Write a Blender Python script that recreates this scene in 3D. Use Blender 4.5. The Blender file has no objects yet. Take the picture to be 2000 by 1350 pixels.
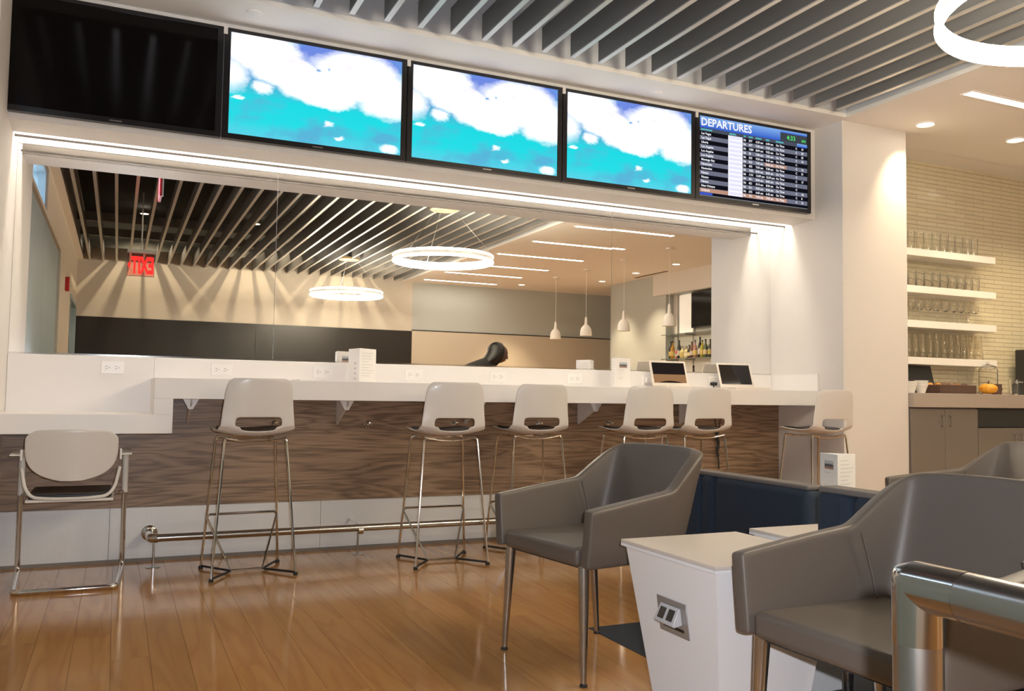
import bpy, bmesh, math, random
from mathutils import Vector, Matrix
random.seed(7)
S = bpy.context.scene
COL = S.collection
PI = math.pi

# ------------------------------------------------------------------ camera, world, exposure
cam_d = bpy.data.cameras.new('camera'); cam = bpy.data.objects.new('camera', cam_d); COL.objects.link(cam)
cam_d.sensor_fit = 'HORIZONTAL'; cam_d.sensor_width = 36.0; cam_d.lens = 30.486; cam_d.clip_start = 0.02
CAMH = 1.0107
yaw, pitch, roll = math.radians(24.427), math.radians(3.195), math.radians(0.869)
fwd = Vector((math.sin(yaw)*math.cos(pitch), math.cos(yaw)*math.cos(pitch), math.sin(pitch)))
rt = Vector((math.cos(yaw), -math.sin(yaw), 0)); up = rt.cross(fwd)
r2 = rt*math.cos(roll)+up*math.sin(roll); u2 = -rt*math.sin(roll)+up*math.cos(roll)
M = Matrix((( r2.x, u2.x, -fwd.x, 0), (r2.y, u2.y, -fwd.y, 0), (r2.z, u2.z, -fwd.z, CAMH), (0, 0, 0, 1)))
cam.matrix_world = M
S.camera = cam

W = bpy.data.worlds.new('world'); S.world = W; W.use_nodes = True
bg = W.node_tree.nodes['Background']; bg.inputs[0].default_value = (0.62, 0.80, 1.0, 1); bg.inputs[1].default_value = 5.0

vs = S.view_settings
vs.view_transform = 'Standard'; vs.look = 'None'; vs.gamma = 1.0; vs.use_curve_mapping = False
vs.exposure = 0.84

WARM = (1.0, 0.79, 0.50)
LEDC = (1.0, 0.88, 0.75)
def light(name, typ, loc, energy, color=WARM, rot=(0, 0, 0), **kw):
    d = bpy.data.lights.new(name, typ); d.energy = energy; d.color = color
    for k, v in kw.items(): setattr(d, k, v)
    o = bpy.data.objects.new(name, d); COL.objects.link(o); o.location = loc; o.rotation_euler = rot
    return o
# the small flash of the camera, beside and above its lens
fl = Vector((0, 0, CAMH))+r2*0.06+u2*0.045+fwd*0.01
light('camera_flash', 'SPOT', fl, 112.0, (0.90, 0.93, 1.0), M.to_euler(), shadow_soft_size=0.012, spot_size=math.radians(84), spot_blend=.35)
E_STRIP, E_RING, E_LINE, E_DOWN, E_SCR = 20.0, 54.0, 15.0, 8.0, 0.57

# ------------------------------------------------------------------ mesh helpers
class MB:
    def __init__(s, off=(0, 0, 0)): s.v = []; s.f = []; s.o = Vector(off)
    def add(s, vs_, fs):
        b = len(s.v); s.v += [tuple(Vector(p)-s.o) for p in vs_]; s.f += [tuple(i+b for i in f) for f in fs]; return s
    def box(s, x0, x1, y0, y1, z0, z1):
        return s.add([(x0, y0, z0), (x1, y0, z0), (x1, y1, z0), (x0, y1, z0), (x0, y0, z1), (x1, y0, z1), (x1, y1, z1), (x0, y1, z1)],
                     [(0, 3, 2, 1), (4, 5, 6, 7), (0, 1, 5, 4), (1, 2, 6, 5), (2, 3, 7, 6), (3, 0, 4, 7)])
    def cbox(s, c, d): return s.box(c[0]-d[0]/2, c[0]+d[0]/2, c[1]-d[1]/2, c[1]+d[1]/2, c[2]-d[2]/2, c[2]+d[2]/2)
    def quad(s, a, b, c, d): return s.add([a, b, c, d], [(0, 1, 2, 3)])
    def frustum(s, bot, top, z0, z1):   # (x0,x1,y0,y1) rectangles
        x0, x1, y0, y1 = bot; X0, X1, Y0, Y1 = top
        return s.add([(x0, y0, z0), (x1, y0, z0), (x1, y1, z0), (x0, y1, z0), (X0, Y0, z1), (X1, Y0, z1), (X1, Y1, z1), (X0, Y1, z1)],
                     [(0, 3, 2, 1), (4, 5, 6, 7), (0, 1, 5, 4), (1, 2, 6, 5), (2, 3, 7, 6), (3, 0, 4, 7)])
    def tube(s, pts, r, n=10, closed=False, r1=None):
        P = [Vector(p) for p in pts]; m = len(P)
        rs = [r if r1 is None else r+(r1-r)*i/(m-1) for i in range(m)]
        vsx = []; nrm = None
        for i in range(m):
            if closed: t = (P[(i+1) % m]-P[i-1]).normalized()
            else: t = (P[min(i+1, m-1)]-P[max(i-1, 0)]).normalized()
            if nrm is None:
                a = Vector((0, 0, 1)) if abs(t.z) < .9 else Vector((1, 0, 0)); nrm = (a-t*a.dot(t)).normalized()
            else: nrm = (nrm-t*nrm.dot(t)).normalized()
            b = t.cross(nrm)
            for k in range(n):
                a = 2*PI*k/n; vsx.append(P[i]+nrm*(rs[i]*math.cos(a))+b*(rs[i]*math.sin(a)))
        fs = []
        for i in range(m if closed else m-1):
            j = (i+1) % m
            for k in range(n): fs.append((i*n+k, i*n+(k+1) % n, j*n+(k+1) % n, j*n+k))
        if not closed: fs.append(tuple(range(n-1, -1, -1))); fs.append(tuple((m-1)*n+k for k in range(n)))
        return s.add(vsx, fs)
    def lathe(s, prof, c=(0, 0, 0), n=24, axis='z'):
        vsx = []; fs = []; m = len(prof)
        for r, z in prof:
            for k in range(n):
                a = 2*PI*k/n; p = (r*math.cos(a), r*math.sin(a), z)
                if axis == 'y': p = (p[0], p[2], -p[1])
                if axis == 'x': p = (p[2], p[0], p[1])
                vsx.append((p[0]+c[0], p[1]+c[1], p[2]+c[2]))
        for i in range(m-1):
            for k in range(n): fs.append((i*n+k, i*n+(k+1) % n, (i+1)*n+(k+1) % n, (i+1)*n+k))
        fs.append(tuple(range(n-1, -1, -1))); fs.append(tuple((m-1)*n+k for k in range(n)))
        return s.add(vsx, fs)
    def prism(s, poly, a0, a1, axis='y'):
        n = len(poly); vsx = []
        for a in (a0, a1):
            for p, q in poly:
                vsx.append({'y': (p, a, q), 'x': (a, p, q), 'z': (p, q, a)}[axis])
        fs = [tuple(range(n)), tuple(range(2*n-1, n-1, -1))]+[(i, i+n, (i+1) % n+n, (i+1) % n) for i in range(n)]
        return s.add(vsx, fs)
    def mesh(s, name, smooth=35):
        me = bpy.data.meshes.new(name); me.from_pydata(s.v, [], s.f); me.update()
        bm = bmesh.new(); bm.from_mesh(me); bmesh.ops.recalc_face_normals(bm, faces=bm.faces[:]); bm.to_mesh(me); bm.free()
        if smooth:
            me.polygons.foreach_set('use_smooth', [True]*len(me.polygons)); me.set_sharp_from_angle(angle=math.radians(smooth))
        return me

def arc(c, r, a0, a1, n, plane='xz'):
    out = []
    for i in range(n+1):
        a = math.radians(a0+(a1-a0)*i/n); p, q = r*math.cos(a), r*math.sin(a)
        out.append({'xz': (c[0]+p, c[1], c[2]+q), 'xy': (c[0]+p, c[1]+q, c[2]), 'yz': (c[0], c[1]+p, c[2]+q)}[plane])
    return out
def fillet(pts, r, n=5, closed=False):
    P = [Vector(p) for p in pts]; out = []; m = len(P)
    for i in range(m):
        if not closed and i in (0, m-1): out.append(P[i]); continue
        a = P[i-1]-P[i]; b = P[(i+1) % m]-P[i]; d = min(r, a.length*.45, b.length*.45)
        A = P[i]+a.normalized()*d; B = P[i]+b.normalized()*d
        for k in range(n+1):
            t = k/n; out.append(A*(1-t)**2+P[i]*2*t*(1-t)+B*t*t)
    return out

def obj(name, mb, mat, parent=None, bevel=0, seg=2, loc=None, smooth=35):
    me = mb if isinstance(mb, bpy.types.Mesh) else mb.mesh(name, smooth)
    if mat and not me.materials: me.materials.append(mat)
    o = bpy.data.objects.new(name, me); COL.objects.link(o)
    if parent: o.parent = parent
    if loc is not None: o.location = loc
    if bevel:
        b = o.modifiers.new('bevel', 'BEVEL'); b.width = bevel; b.segments = seg; b.limit_method = 'ANGLE'; b.angle_limit = math.radians(40)
    return o
def tag(o, label, cat, group=None):
    o['label'] = label; o['category'] = cat
    if group: o['group'] = group
    return o
def thing(name, label, cat, loc=(0, 0, 0), rotz=0, group=None):
    o = bpy.data.objects.new(name, None); COL.objects.link(o); o.empty_display_size = .1
    o.location = loc; o.rotation_euler = (0, 0, rotz)
    return tag(o, label, cat, group)
def struct(name, mb, mat, parent=None, **k):
    o = obj(name, mb, mat, parent, **k); o['kind'] = 'structure'; return o
def dup(root, loc, rotz, label, group=None):
    r = root.copy(); COL.objects.link(r); r.location = loc; r.rotation_euler = (0, 0, rotz); r['label'] = label
    if group: r['group'] = group
    for ch in list(root.children):
        c = ch.copy(); COL.objects.link(c); c.parent = r
        for g in list(ch.children):
            d = g.copy(); COL.objects.link(d); d.parent = c
    return r
def text(name, body, size, mat, parent, loc, rot=(PI/2, 0, 0), space=1.0, ext=0, align='LEFT', bold=0):
    cu = bpy.data.curves.new(name, 'FONT'); cu.body = body; cu.size = size; cu.space_line = space; cu.extrude = ext
    cu.align_x = align; cu.resolution_u = 2; cu.offset = bold; cu.materials.append(mat)
    o = bpy.data.objects.new(name, cu); COL.objects.link(o); o.parent = parent; o.location = loc; o.rotation_euler = rot
    return o

# ------------------------------------------------------------------ materials
def base(name):
    m = bpy.data.materials.new(name); m.use_nodes = True; nt = m.node_tree
    return m, nt, nt.nodes['Principled BSDF']
def nd(nt, typ, ins=None, **props):
    n = nt.nodes.new(typ)
    for k, v in props.items(): setattr(n, k, v)
    for k, v in (ins or {}).items():
        if hasattr(v, 'node'): nt.links.new(v, n.inputs[k])
        elif hasattr(v, 'outputs'): nt.links.new(v.outputs[0], n.inputs[k])
        else: n.inputs[k].default_value = v
    return n
def math_(nt, op, a, b=0.0, c=0.0, clamp=False):
    n = nd(nt, 'ShaderNodeMath', {0: a, 1: b, 2: c}, operation=op); n.use_clamp = clamp; return n.outputs[0]
def ramp(nt, fac, stops, interp='LINEAR'):
    n = nt.nodes.new('ShaderNodeValToRGB'); cr = n.color_ramp; cr.interpolation = interp
    while len(cr.elements) > 1: cr.elements.remove(cr.elements[-1])
    cr.elements[0].position = stops[0][0]; cr.elements[0].color = (*stops[0][1], 1)
    for p, c in stops[1:]: e = cr.elements.new(p); e.color = (*c, 1)
    nt.links.new(fac, n.inputs[0]); return n.outputs[0]
def mix(nt, fac, a, b):
    n = nt.nodes.new('ShaderNodeMix'); n.data_type = 'RGBA'
    for i, v in ((0, fac), (6, a), (7, b)):
        if hasattr(v, 'node'): nt.links.new(v, n.inputs[i])
        elif i == 0: n.inputs[0].default_value = v
        else: n.inputs[i].default_value = (*v, 1)
    return n.outputs[2]
def pbr(name, col, rough=.5, metal=0, bump=0, bscale=80, var=.04, coat=0, spec=.5, aniso=0):
    m, nt, b = base(name)
    co = nd(nt, 'ShaderNodeTexCoord').outputs['Object']
    nz = nd(nt, 'ShaderNodeTexNoise', {'Vector': co, 'Scale': 3.0, 'Detail': 5.0})
    c = mix(nt, nz.outputs[0], tuple(min(1, x*(1-var)) for x in col), tuple(min(1, x*(1+var)) for x in col))
    nt.links.new(c, b.inputs['Base Color'])
    b.inputs['Roughness'].default_value = rough; b.inputs['Metallic'].default_value = metal
    b.inputs['Coat Weight'].default_value = coat; b.inputs['Coat Roughness'].default_value = .08; b.inputs['Specular IOR Level'].default_value = spec
    if bump:
        n2 = nd(nt, 'ShaderNodeTexNoise', {'Vector': co, 'Scale': bscale, 'Detail': 3.0})
        bp = nd(nt, 'ShaderNodeBump', {'Height': n2.outputs[0], 'Strength': bump, 'Distance': .004}); nt.links.new(bp.outputs[0], b.inputs['Normal'])
    return m
def emit(name, col, st):
    m, nt, b = base(name); b.inputs['Base Color'].default_value = (.9, .9, .9, 1); b.inputs['Roughness'].default_value = .4
    b.inputs['Emission Color'].default_value = (*col, 1); b.inputs['Emission Strength'].default_value = st; return m
def glass(name, col=(1, 1, 1), rough=0.0, ior=1.45):
    m, nt, b = base(name); b.inputs['Base Color'].default_value = (*col, 1); b.inputs['Transmission Weight'].default_value = 1
    b.inputs['Roughness'].default_value = rough; b.inputs['IOR'].default_value = ior; return m
def wood(name, c0, c1, c2, axis, rough, coat=0, scale=1.0, per_object=False, bump=.05, rn=11.0, fa=1.3, spec=.5):
    m, nt, b = base(name)
    co = nd(nt, 'ShaderNodeTexCoord').outputs['Object']
    if per_object:
        rnd = nd(nt, 'ShaderNodeObjectInfo').outputs['Random']
        off = nd(nt, 'ShaderNodeCombineXYZ', {0: math_(nt, 'MULTIPLY', rnd, 37.0), 1: math_(nt, 'MULTIPLY', rnd, 91.0), 2: math_(nt, 'MULTIPLY', rnd, 13.0)})
        co = nd(nt, 'ShaderNodeVectorMath', {0: co, 1: off.outputs[0]}, operation='ADD').outputs[0]
    st = {'x': (.35, 4, 4), 'y': (4, .35, 4), 'z': (4, 4, .35)}[axis]
    st2 = {'x': (.06, 3, 3), 'y': (3, .06, 3), 'z': (3, 3, .06)}[axis]
    mp = nd(nt, 'ShaderNodeMapping', {'Vector': co, 'Scale': tuple(x*scale for x in st)})
    mp2 = nd(nt, 'ShaderNodeMapping', {'Vector': co, 'Scale': tuple(x*scale for x in st2)})
    n1 = nd(nt, 'ShaderNodeTexNoise', {'Vector': mp.outputs[0], 'Scale': 1.6, 'Detail': 3.0, 'Distortion': .6})
    rings = math_(nt, 'FRACT', math_(nt, 'MULTIPLY', n1.outputs[0], rn))
    tri = math_(nt, 'ABSOLUTE', math_(nt, 'SUBTRACT', rings, .5))
    fine = nd(nt, 'ShaderNodeTexNoise', {'Vector': mp2.outputs[0], 'Scale': 60.0, 'Detail': 2.0})
    fac = math_(nt, 'ADD', math_(nt, 'MULTIPLY', tri, 1.0), math_(nt, 'MULTIPLY', math_(nt, 'SUBTRACT', fine.outputs[0], .5), fa), clamp=True)
    c = ramp(nt, fac, [(0, c0), (.28, c1), (.7, c2)])
    if per_object:
        c = mix(nt, math_(nt, 'MULTIPLY', rnd, .35), c, tuple(x*.72 for x in c0))
    nt.links.new(c, b.inputs['Base Color']); b.inputs['Roughness'].default_value = rough
    b.inputs['Coat Weight'].default_value = coat; b.inputs['Coat Roughness'].default_value = .1
    b.inputs['Specular IOR Level'].default_value = spec
    if bump:
        bp = nd(nt, 'ShaderNodeBump', {'Height': fac, 'Strength': bump, 'Distance': .002}); nt.links.new(bp.outputs[0], b.inputs['Normal'])
    return m

M_wall = pbr('warm_white_paint', (.74, .71, .68), .6, bump=.03, bscale=300, var=.02)
M_ceil = pbr('ceiling_paint', (.90, .885, .86), .8, var=.015)
M_fascia = pbr('daylight_tinted_fascia', (.60, .63, .68), .7, var=.03)  # blue cast in the colour stands for cool daylight on the fascia
M_beige = pbr('beige_paint', (.62, .55, .45), .6, var=.02)
M_bluegrey = pbr('blue_grey_paint', (.31, .40, .44), .55, var=.03)
M_greyblue_wall = pbr('pale_grey_green_paint', (.50, .53, .52), .6, var=.03)
M_darkband = pbr('dark_brown_panel', (.022, .019, .017), .35, var=.15)
M_deck = pbr('dark_plenum_deck', (.018, .016, .015), .9)
M_duct = pbr('galvanised_grey_duct', (.22, .23, .22), .55, var=.08)
M_cove_shade = pbr('cove_shade_metal', (.11, .10, .09), .5)  # dark tone chosen to keep the cove's mirror image dim
M_baffle = pbr('dark_grey_felt_baffle', (.19, .188, .192), .75, bump=.05, bscale=250, var=.06)
M_baffle_edge = pbr('satin_aluminium_edge', (.62, .60, .58), .38, metal=.55, var=.03)
M_solid = pbr('white_solid_surface', (.84, .81, .79), .38, var=.015)
M_plastic = pbr('pale_grey_plastic', (.70, .67, .64), .30, coat=.12, var=.015)
M_plastic2 = pbr('white_nylon_plastic', (.72, .70, .66), .38, var=.015)
M_pad = pbr('black_vinyl', (.02, .019, .02), .4, bump=.05, bscale=200)
M_chrome = pbr('chrome', (.72, .70, .68), .09, metal=1, var=.01)
M_steel = pbr('brushed_stainless', (.50, .49, .48), .24, metal=1, var=.05)
M_rubber = pbr('black_rubber', (.015, .015, .015), .6)
M_vinyl = pbr('taupe_grey_vinyl', (.115, .093, .077), .42, bump=.12, bscale=420, var=.05)
M_blue = pbr('navy_blue_fabric', (.016, .027, .047), .85, bump=.25, bscale=500, var=.12)
M_lit_piping = pbr('lit_piping_fabric', (.15, .13, .12), .8, var=.08)  # piping along the top; its lighter tone also stands for the lit top face
M_lam = pbr('white_laminate', (.80, .79, .80), .35, var=.01)
M_lamtop = pbr('pale_beige_laminate', (.62, .55, .49), .35, var=.03)
M_white = pbr('white_gloss', (.85, .83, .80), .3, var=.01)
M_plate = pbr('white_outlet_plastic', (.88, .86, .84), .3, var=.01)
M_black = pbr('black_bezel_plastic', (.012, .011, .013), .25, var=.05)
M_offscreen = pbr('dark_glass_screen', (.006, .005, .005), .10, var=.1, spec=.12)
M_paper = pbr('white_card_paper', (.88, .86, .83), .6, var=.01)
M_ink = pbr('grey_print', (.55, .52, .50), .6)
M_mirror = pbr('silvered_mirror', (.93, .93, .92), .0, metal=1, var=0)
M_cabinet = pbr('taupe_cabinet_laminate', (.20, .175, .15), .5, var=.05)
M_cabtop = pbr('grey_brown_counter', (.42, .36, .31), .4, var=.05)
M_dark = pbr('dark_slate', (.03, .03, .03), .5, var=.15)
M_basket = pbr('brown_basket_weave', (.10, .055, .04), .7, bump=.5, bscale=120, var=.3)
M_pumpkin = pbr('orange_pumpkin_skin', (.80, .36, .03), .45, var=.12)
M_alu = pbr('silver_laptop_aluminium', (.78, .72, .64), .3, metal=.35, var=.01)
M_lapscreen = pbr('dark_laptop_screen', (.012, .011, .012), .06, var=.05)
M_rug = pbr('navy_carpet', (.020, .024, .034), .95, bump=.5, bscale=600, var=.2)
M_glass = glass('clear_glass')
M_shelfglass = glass('green_tinted_glass', (.75, .88, .84))
M_wood_panel = wood('brown_oak_cladding', (.165, .102, .060), (.29, .19, .118), (.36, .245, .16), 'x', .42, coat=.05, scale=1.1)
M_floor = wood('amber_oak_floor', (.44, .21, .066), (.50, .25, .08), (.54, .28, .095), 'y', .11, coat=0, scale=1.0, per_object=True, bump=0, rn=5.0, fa=.25, spec=1.0)
M_strip = emit('led_strip_emitter', LEDC, E_STRIP)
M_ring = emit('ring_light_diffuser', (1.0, .86, .64), E_RING)
M_line = emit('linear_light_diffuser', (1.0, .88, .70), E_LINE)
M_down = emit('downlight_lens', (1.0, .88, .68), E_DOWN)
M_red = emit('red_led_letters', (1.0, .012, .010), 1.5); M_red.node_tree.nodes['Principled BSDF'].inputs['Base Color'].default_value = (.5, .01, .01, 1)
M_redpaint = pbr('red_enamel', (.55, .02, .02), .4)

# perforated metal: regular rows of small dark holes
def perforated():
    m, nt, b = base('perforated_metal')
    co = nd(nt, 'ShaderNodeTexCoord').outputs['Object']
    sx = nd(nt, 'ShaderNodeSeparateXYZ', {0: co})
    k = 2*PI/.0085
    a = math_(nt, 'SINE', math_(nt, 'MULTIPLY', sx.outputs[0], k)); c = math_(nt, 'SINE', math_(nt, 'MULTIPLY', sx.outputs[2], k))
    hole = math_(nt, 'GREATER_THAN', math_(nt, 'ADD', a, c), .85)
    nz = nd(nt, 'ShaderNodeTexNoise', {'Vector': co, 'Scale': 2.2, 'Detail': 3.0})
    plate = mix(nt, nz.outputs[0], (.66, .67, .68), (.80, .80, .80))
    nt.links.new(mix(nt, hole, plate, (.48, .48, .49)), b.inputs['Base Color'])
    b.inputs['Metallic'].default_value = .15; b.inputs['Roughness'].default_value = .42
    return m
M_perf = perforated()

def sky_screen():
    # a bright display of clouds on a turquoise sky; generated coordinates run over the lit area
    m, nt, b = base('sky_display')
    co = nd(nt, 'ShaderNodeTexCoord').outputs['Generated']
    nz = nd(nt, 'ShaderNodeTexNoise', {'Vector': co, 'Scale': 4.2, 'Detail': 8.0, 'Roughness': .68})
    nv = nd(nt, 'ShaderNodeVectorMath', {0: nz.outputs['Color'], 1: (.5, .5, .5)}, operation='SUBTRACT')
    nv = nd(nt, 'ShaderNodeVectorMath', {0: nv.outputs[0], 'Scale': .20}, operation='SCALE')
    dd = nd(nt, 'ShaderNodeVectorMath', {0: co, 1: nv.outputs[0]}, operation='ADD')
    q = nd(nt, 'ShaderNodeSeparateXYZ', {0: dd.outputs[0]}); U, V = q.outputs[0], q.outputs[2]
    q0 = nd(nt, 'ShaderNodeSeparateXYZ', {0: co}); V0 = q0.outputs[2]
    def blob(cx, cy, rx, ry, soft=.35):
        x = math_(nt, 'DIVIDE', math_(nt, 'SUBTRACT', U, cx), rx); y = math_(nt, 'DIVIDE', math_(nt, 'SUBTRACT', V, cy), ry)
        r = math_(nt, 'SQRT', math_(nt, 'ADD', math_(nt, 'MULTIPLY', x, x), math_(nt, 'MULTIPLY', y, y)))
        return math_(nt, 'DIVIDE', math_(nt, 'SUBTRACT', 1.0, r), soft, clamp=True)
    cl = None
    for e in [(.18, .86, .27, .24), (.45, .62, .24, .22), (.72, .74, .34, .30), (.55, .48, .2, .13), (.92, .56, .22, .22), (.30, .70, .22, .20),
              (.185, .49, .065, .075, .6), (.035, .37, .045, .035, .7), (.93, .06, .075, .05, .6), (.63, .09, .035, .025, .8), (.56, .22, .03, .025, .9), (.02, .60, .11, .20, .8)]:
        k = blob(*e); cl = k if cl is None else math_(nt, 'MAXIMUM', cl, k)
    for e in [(.40, .98, .055, .16, .8), (.485, .76, .035, .04, .9), (.555, .80, .02, .025, .9)]:
        cl = math_(nt, 'MULTIPLY', cl, math_(nt, 'SUBTRACT', 1.0, blob(*e)))
    cl = math_(nt, 'SMOOTH_MAX', cl, 0.0, .1) if False else cl
    sky = ramp(nt, V0, [(0, (.06, .36, .45)), (.15, (.012, .40, .44)), (.38, (.008, .39, .43)), (.55, (.05, .22, .36)), (.9, (.09, .145, .42))])
    n2 = nd(nt, 'ShaderNodeTexNoise', {'Vector': co, 'Scale': 3.2, 'Detail': 2.0})
    cloud = mix(nt, ramp(nt, n2.outputs[0], [(.58, (0, 0, 0)), (.74, (1, 1, 1))]), (.75, .75, .77), (.46, .43, .53))
    n3 = nd(nt, 'ShaderNodeTexNoise', {'Vector': co, 'Scale': 3.6, 'Detail': 4.0})
    sky = mix(nt, ramp(nt, n3.outputs[0], [(.48, (0, 0, 0)), (.66, (.85, .85, .85))]), sky, (.06, .24, .38))
    c = mix(nt, cl, sky, cloud)
    em = nd(nt, 'ShaderNodeEmission', {'Color': c, 'Strength': 1.8*E_SCR})
    out = [n for n in nt.nodes if n.type == 'OUTPUT_MATERIAL'][0]; nt.links.new(em.outputs[0], out.inputs[0])
    return m
M_sky = sky_screen()
def flat_emit(name, c0, st=1.0, c1=None):
    m, nt, b = base(name)
    em = nd(nt, 'ShaderNodeEmission', {'Color': (*c0, 1), 'Strength': st*E_SCR})
    if c1:
        g = nd(nt, 'ShaderNodeSeparateXYZ', {0: nd(nt, 'ShaderNodeTexCoord').outputs['Generated']})
        nt.links.new(mix(nt, g.outputs[2], c0, c1), em.inputs[0])
    out = [n for n in nt.nodes if n.type == 'OUTPUT_MATERIAL'][0]; nt.links.new(em.outputs[0], out.inputs[0])
    return m

# ------------------------------------------------------------------ key dimensions (metres, origin under the camera)
XL, XS, XC2, XR = -.57, 4.93, 5.60, 8.60       # niche pier, niche side wall, column end, right wall
YT, YM, YC, YO = 5.15, 5.66, 4.865, 4.80       # screen wall, mirror, column front, edge of the ceiling opening
YB, ZC, ZS, ZP = -4.55, 3.12, 2.41, 3.90       # wall behind the camera, ceiling, niche soffit, plenum deck
XW = -.66                                      # left wall of the room

# ------------------------------------------------------------------ floor with planks
floor = struct('floor', MB().box(XW-.3, 9.9, YB-.3, 6.0, -.14, -.016), pbr('sub_floor', (.16, .08, .035), .6))
pw = .135; xs0 = -.66; n_pl = 0
far = MB()
x = xs0
while x < 9.8:
    y = YB-random.random()*1.4
    while y < 5.7:
        L = random.uniform(1.1, 2.1); y1 = min(y+L, 5.72)
        g = .0005
        near = x < 2.4 and y1 > 2.2 and y < 5.6
        if near:
            cx, cy = x+pw/2, (y+y1)/2
            p = obj('plank', MB((cx, cy, 0)).box(x+g, x+pw-g, y+g, y1-g, -.016, 0), M_floor, floor, loc=(cx, cy, 0)); n_pl += 1
        else:
            far.box(x+g, x+pw-g, y+g, y1-g, -.016, 0)
        y = y1
    x += pw
fo = obj('planks', far, wood('amber_oak_floor_far', (.41, .195, .06), (.46, .23, .072), (.50, .255, .085), 'y', .11, coat=0, scale=1.0, bump=0, rn=5.0, fa=.25, spec=1.0), floor); fo['kind'] = 'stuff'

# ------------------------------------------------------------------ walls
wb = struct('wall_back', MB().box(XL-.3, XS+.1, 5.685, 5.85, 0, ZP), M_wall)
struct('wall_upper', MB().box(XL, XS, YT, 5.40, ZS, ZC+.02).box(XL, XS, 5.40, 5.684, 2.58, ZC+.02), M_wall)     # screens hang on it; underside is the niche soffit
struct('wall_pier_left', MB().box(XL-.25, XL, 4.70, 5.69, 0, ZP), M_wall)
struct('wall_column', MB().box(XS, XC2, YC, 5.85, 0, ZP), M_wall, bevel=.004)
struct('wall_tiled', MB().box(XC2, 9.8, 5.425, 5.85, 0, ZP), pbr('tile_grout', (.50, .45, .35), .8))
wl = MB().box(XW-.2, XW, YB-.2, -4.45, 0, ZP).box(XW-.2, XW, -2.62, -.19, 0, ZP).box(XW-.2, XW, 4.30, 4.70, 0, ZP)
wl.box(XW-.2, XW, -.19, 4.30, 2.62, 2.66).box(XW-.2, XW, -.19, 4.30, 3.06, ZP).box(XW-.2, XW, -4.45, -2.62, 2.36, ZP).box(XW-.2, XW, -.19, 2.1, 2.66, 3.06)
struct('wall_left', wl, M_beige)
# back wall of the room (seen in the mirror): plaster above, dark band and beige panel below
wf = struct('wall_front', MB().box(XW-.2, 9.8, YB-.2, YB, 0, ZP), M_greyblue_wall)
struct('wall_front_dark_panel', MB().box(XW, 2.2, YB, YB+.02, .1, 2.18).box(2.204, 5.09, YB, YB+.02, .1, 2.18), M_darkband)
struct('wall_front_beige_panel', MB().box(5.095, 9.6, YB, YB+.02, .1, 2.19), M_beige)
struct('wall_front_plaster', MB().box(XW, 5.09, YB, YB+.012, 2.185, ZC+.3), pbr('back_plaster', (.62, .57, .50), .7, var=.02))
struct('trim_1', MB().box(5.095, 9.6, YB+.004, YB+.024, 2.19, 2.21), M_dark)
struct('wall_right', MB().box(XR, 9.8, -3.05, -1.20, 0, ZC+.3).box(XR, 9.8, 1.8, 5.5, 0, ZC+.3).box(XR, 9.8, -1.20, 1.8, 2.75, ZC+.3).box(8.80, 9.8, -1.2, 1.8, 0, 2.75), M_greyblue_wall)
struct('wall_right_recess', MB().box(9.7, 9.8, YB, -3.05, 0, ZC+.3), M_bluegrey)
struct('wall_bar_bulkhead', MB().box(XR-.02, XR-.001, -1.57, 1.8, 2.76, ZC), M_wall)
struct('wall_bar_lining', MB().box(8.76, 8.799, -1.2, 1.8, 1.1, 2.75), M_wall)
# blue-grey door leaves and frames in the left wall, a clerestory window above
d1 = struct('door_1', MB().box(XW-.10, XW-.03, 1.85, 4.28, .01, 2.62), M_bluegrey)
obj('door_pull', MB().tube([(XW-.02, 1.98, 1.0), (XW+.03, 1.98, 1.02), (XW+.03, 1.98, 1.28), (XW-.02, 1.98, 1.3)], .01), M_steel, d1)
d2 = struct('door_2', MB().box(XW-.10, XW-.03, -.18, 1.83, .01, 2.62), M_bluegrey)
obj('door_pull', MB().tube([(XW-.02, 1.72, 1.0), (XW+.03, 1.72, 1.02), (XW+.03, 1.72, 1.28), (XW-.02, 1.72, 1.3)], .01), M_steel, d2)
d3 = struct('door_3', MB().box(XW-.14, XW-.08, -4.4, -2.66, .01, 2.32), M_bluegrey)
obj('door_pull', MB().tube([(XW-.08, -2.8, 1.0), (XW-.03, -2.8, 1.02), (XW-.03, -2.8, 1.28), (XW-.08, -2.8, 1.3)], .01), M_steel, d3)
struct('trim_2', MB().box(XW-.16, XW+.012, -4.45, -4.38, 0, 2.36).box(XW-.16, XW+.012, -2.69, -2.62, 0, 2.36).box(XW-.16, XW+.012, -4.38, -2.69, 2.30, 2.36), M_bluegrey)
w1 = struct('window_1', MB().box(XW-.14, XW-.02, 2.1, 2.15, 2.66, 3.06).box(XW-.14, XW-.02, 4.25, 4.30, 2.66, 3.06).box(XW-.14, XW-.02, 2.15, 4.25, 2.66, 2.70).box(XW-.14, XW-.02, 2.15, 4.25, 3.02, 3.06), M_bluegrey)
obj('pane', MB().box(XW-.09, XW-.082, 2.15, 4.25, 2.70, 3.02), M_glass, w1)

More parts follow.
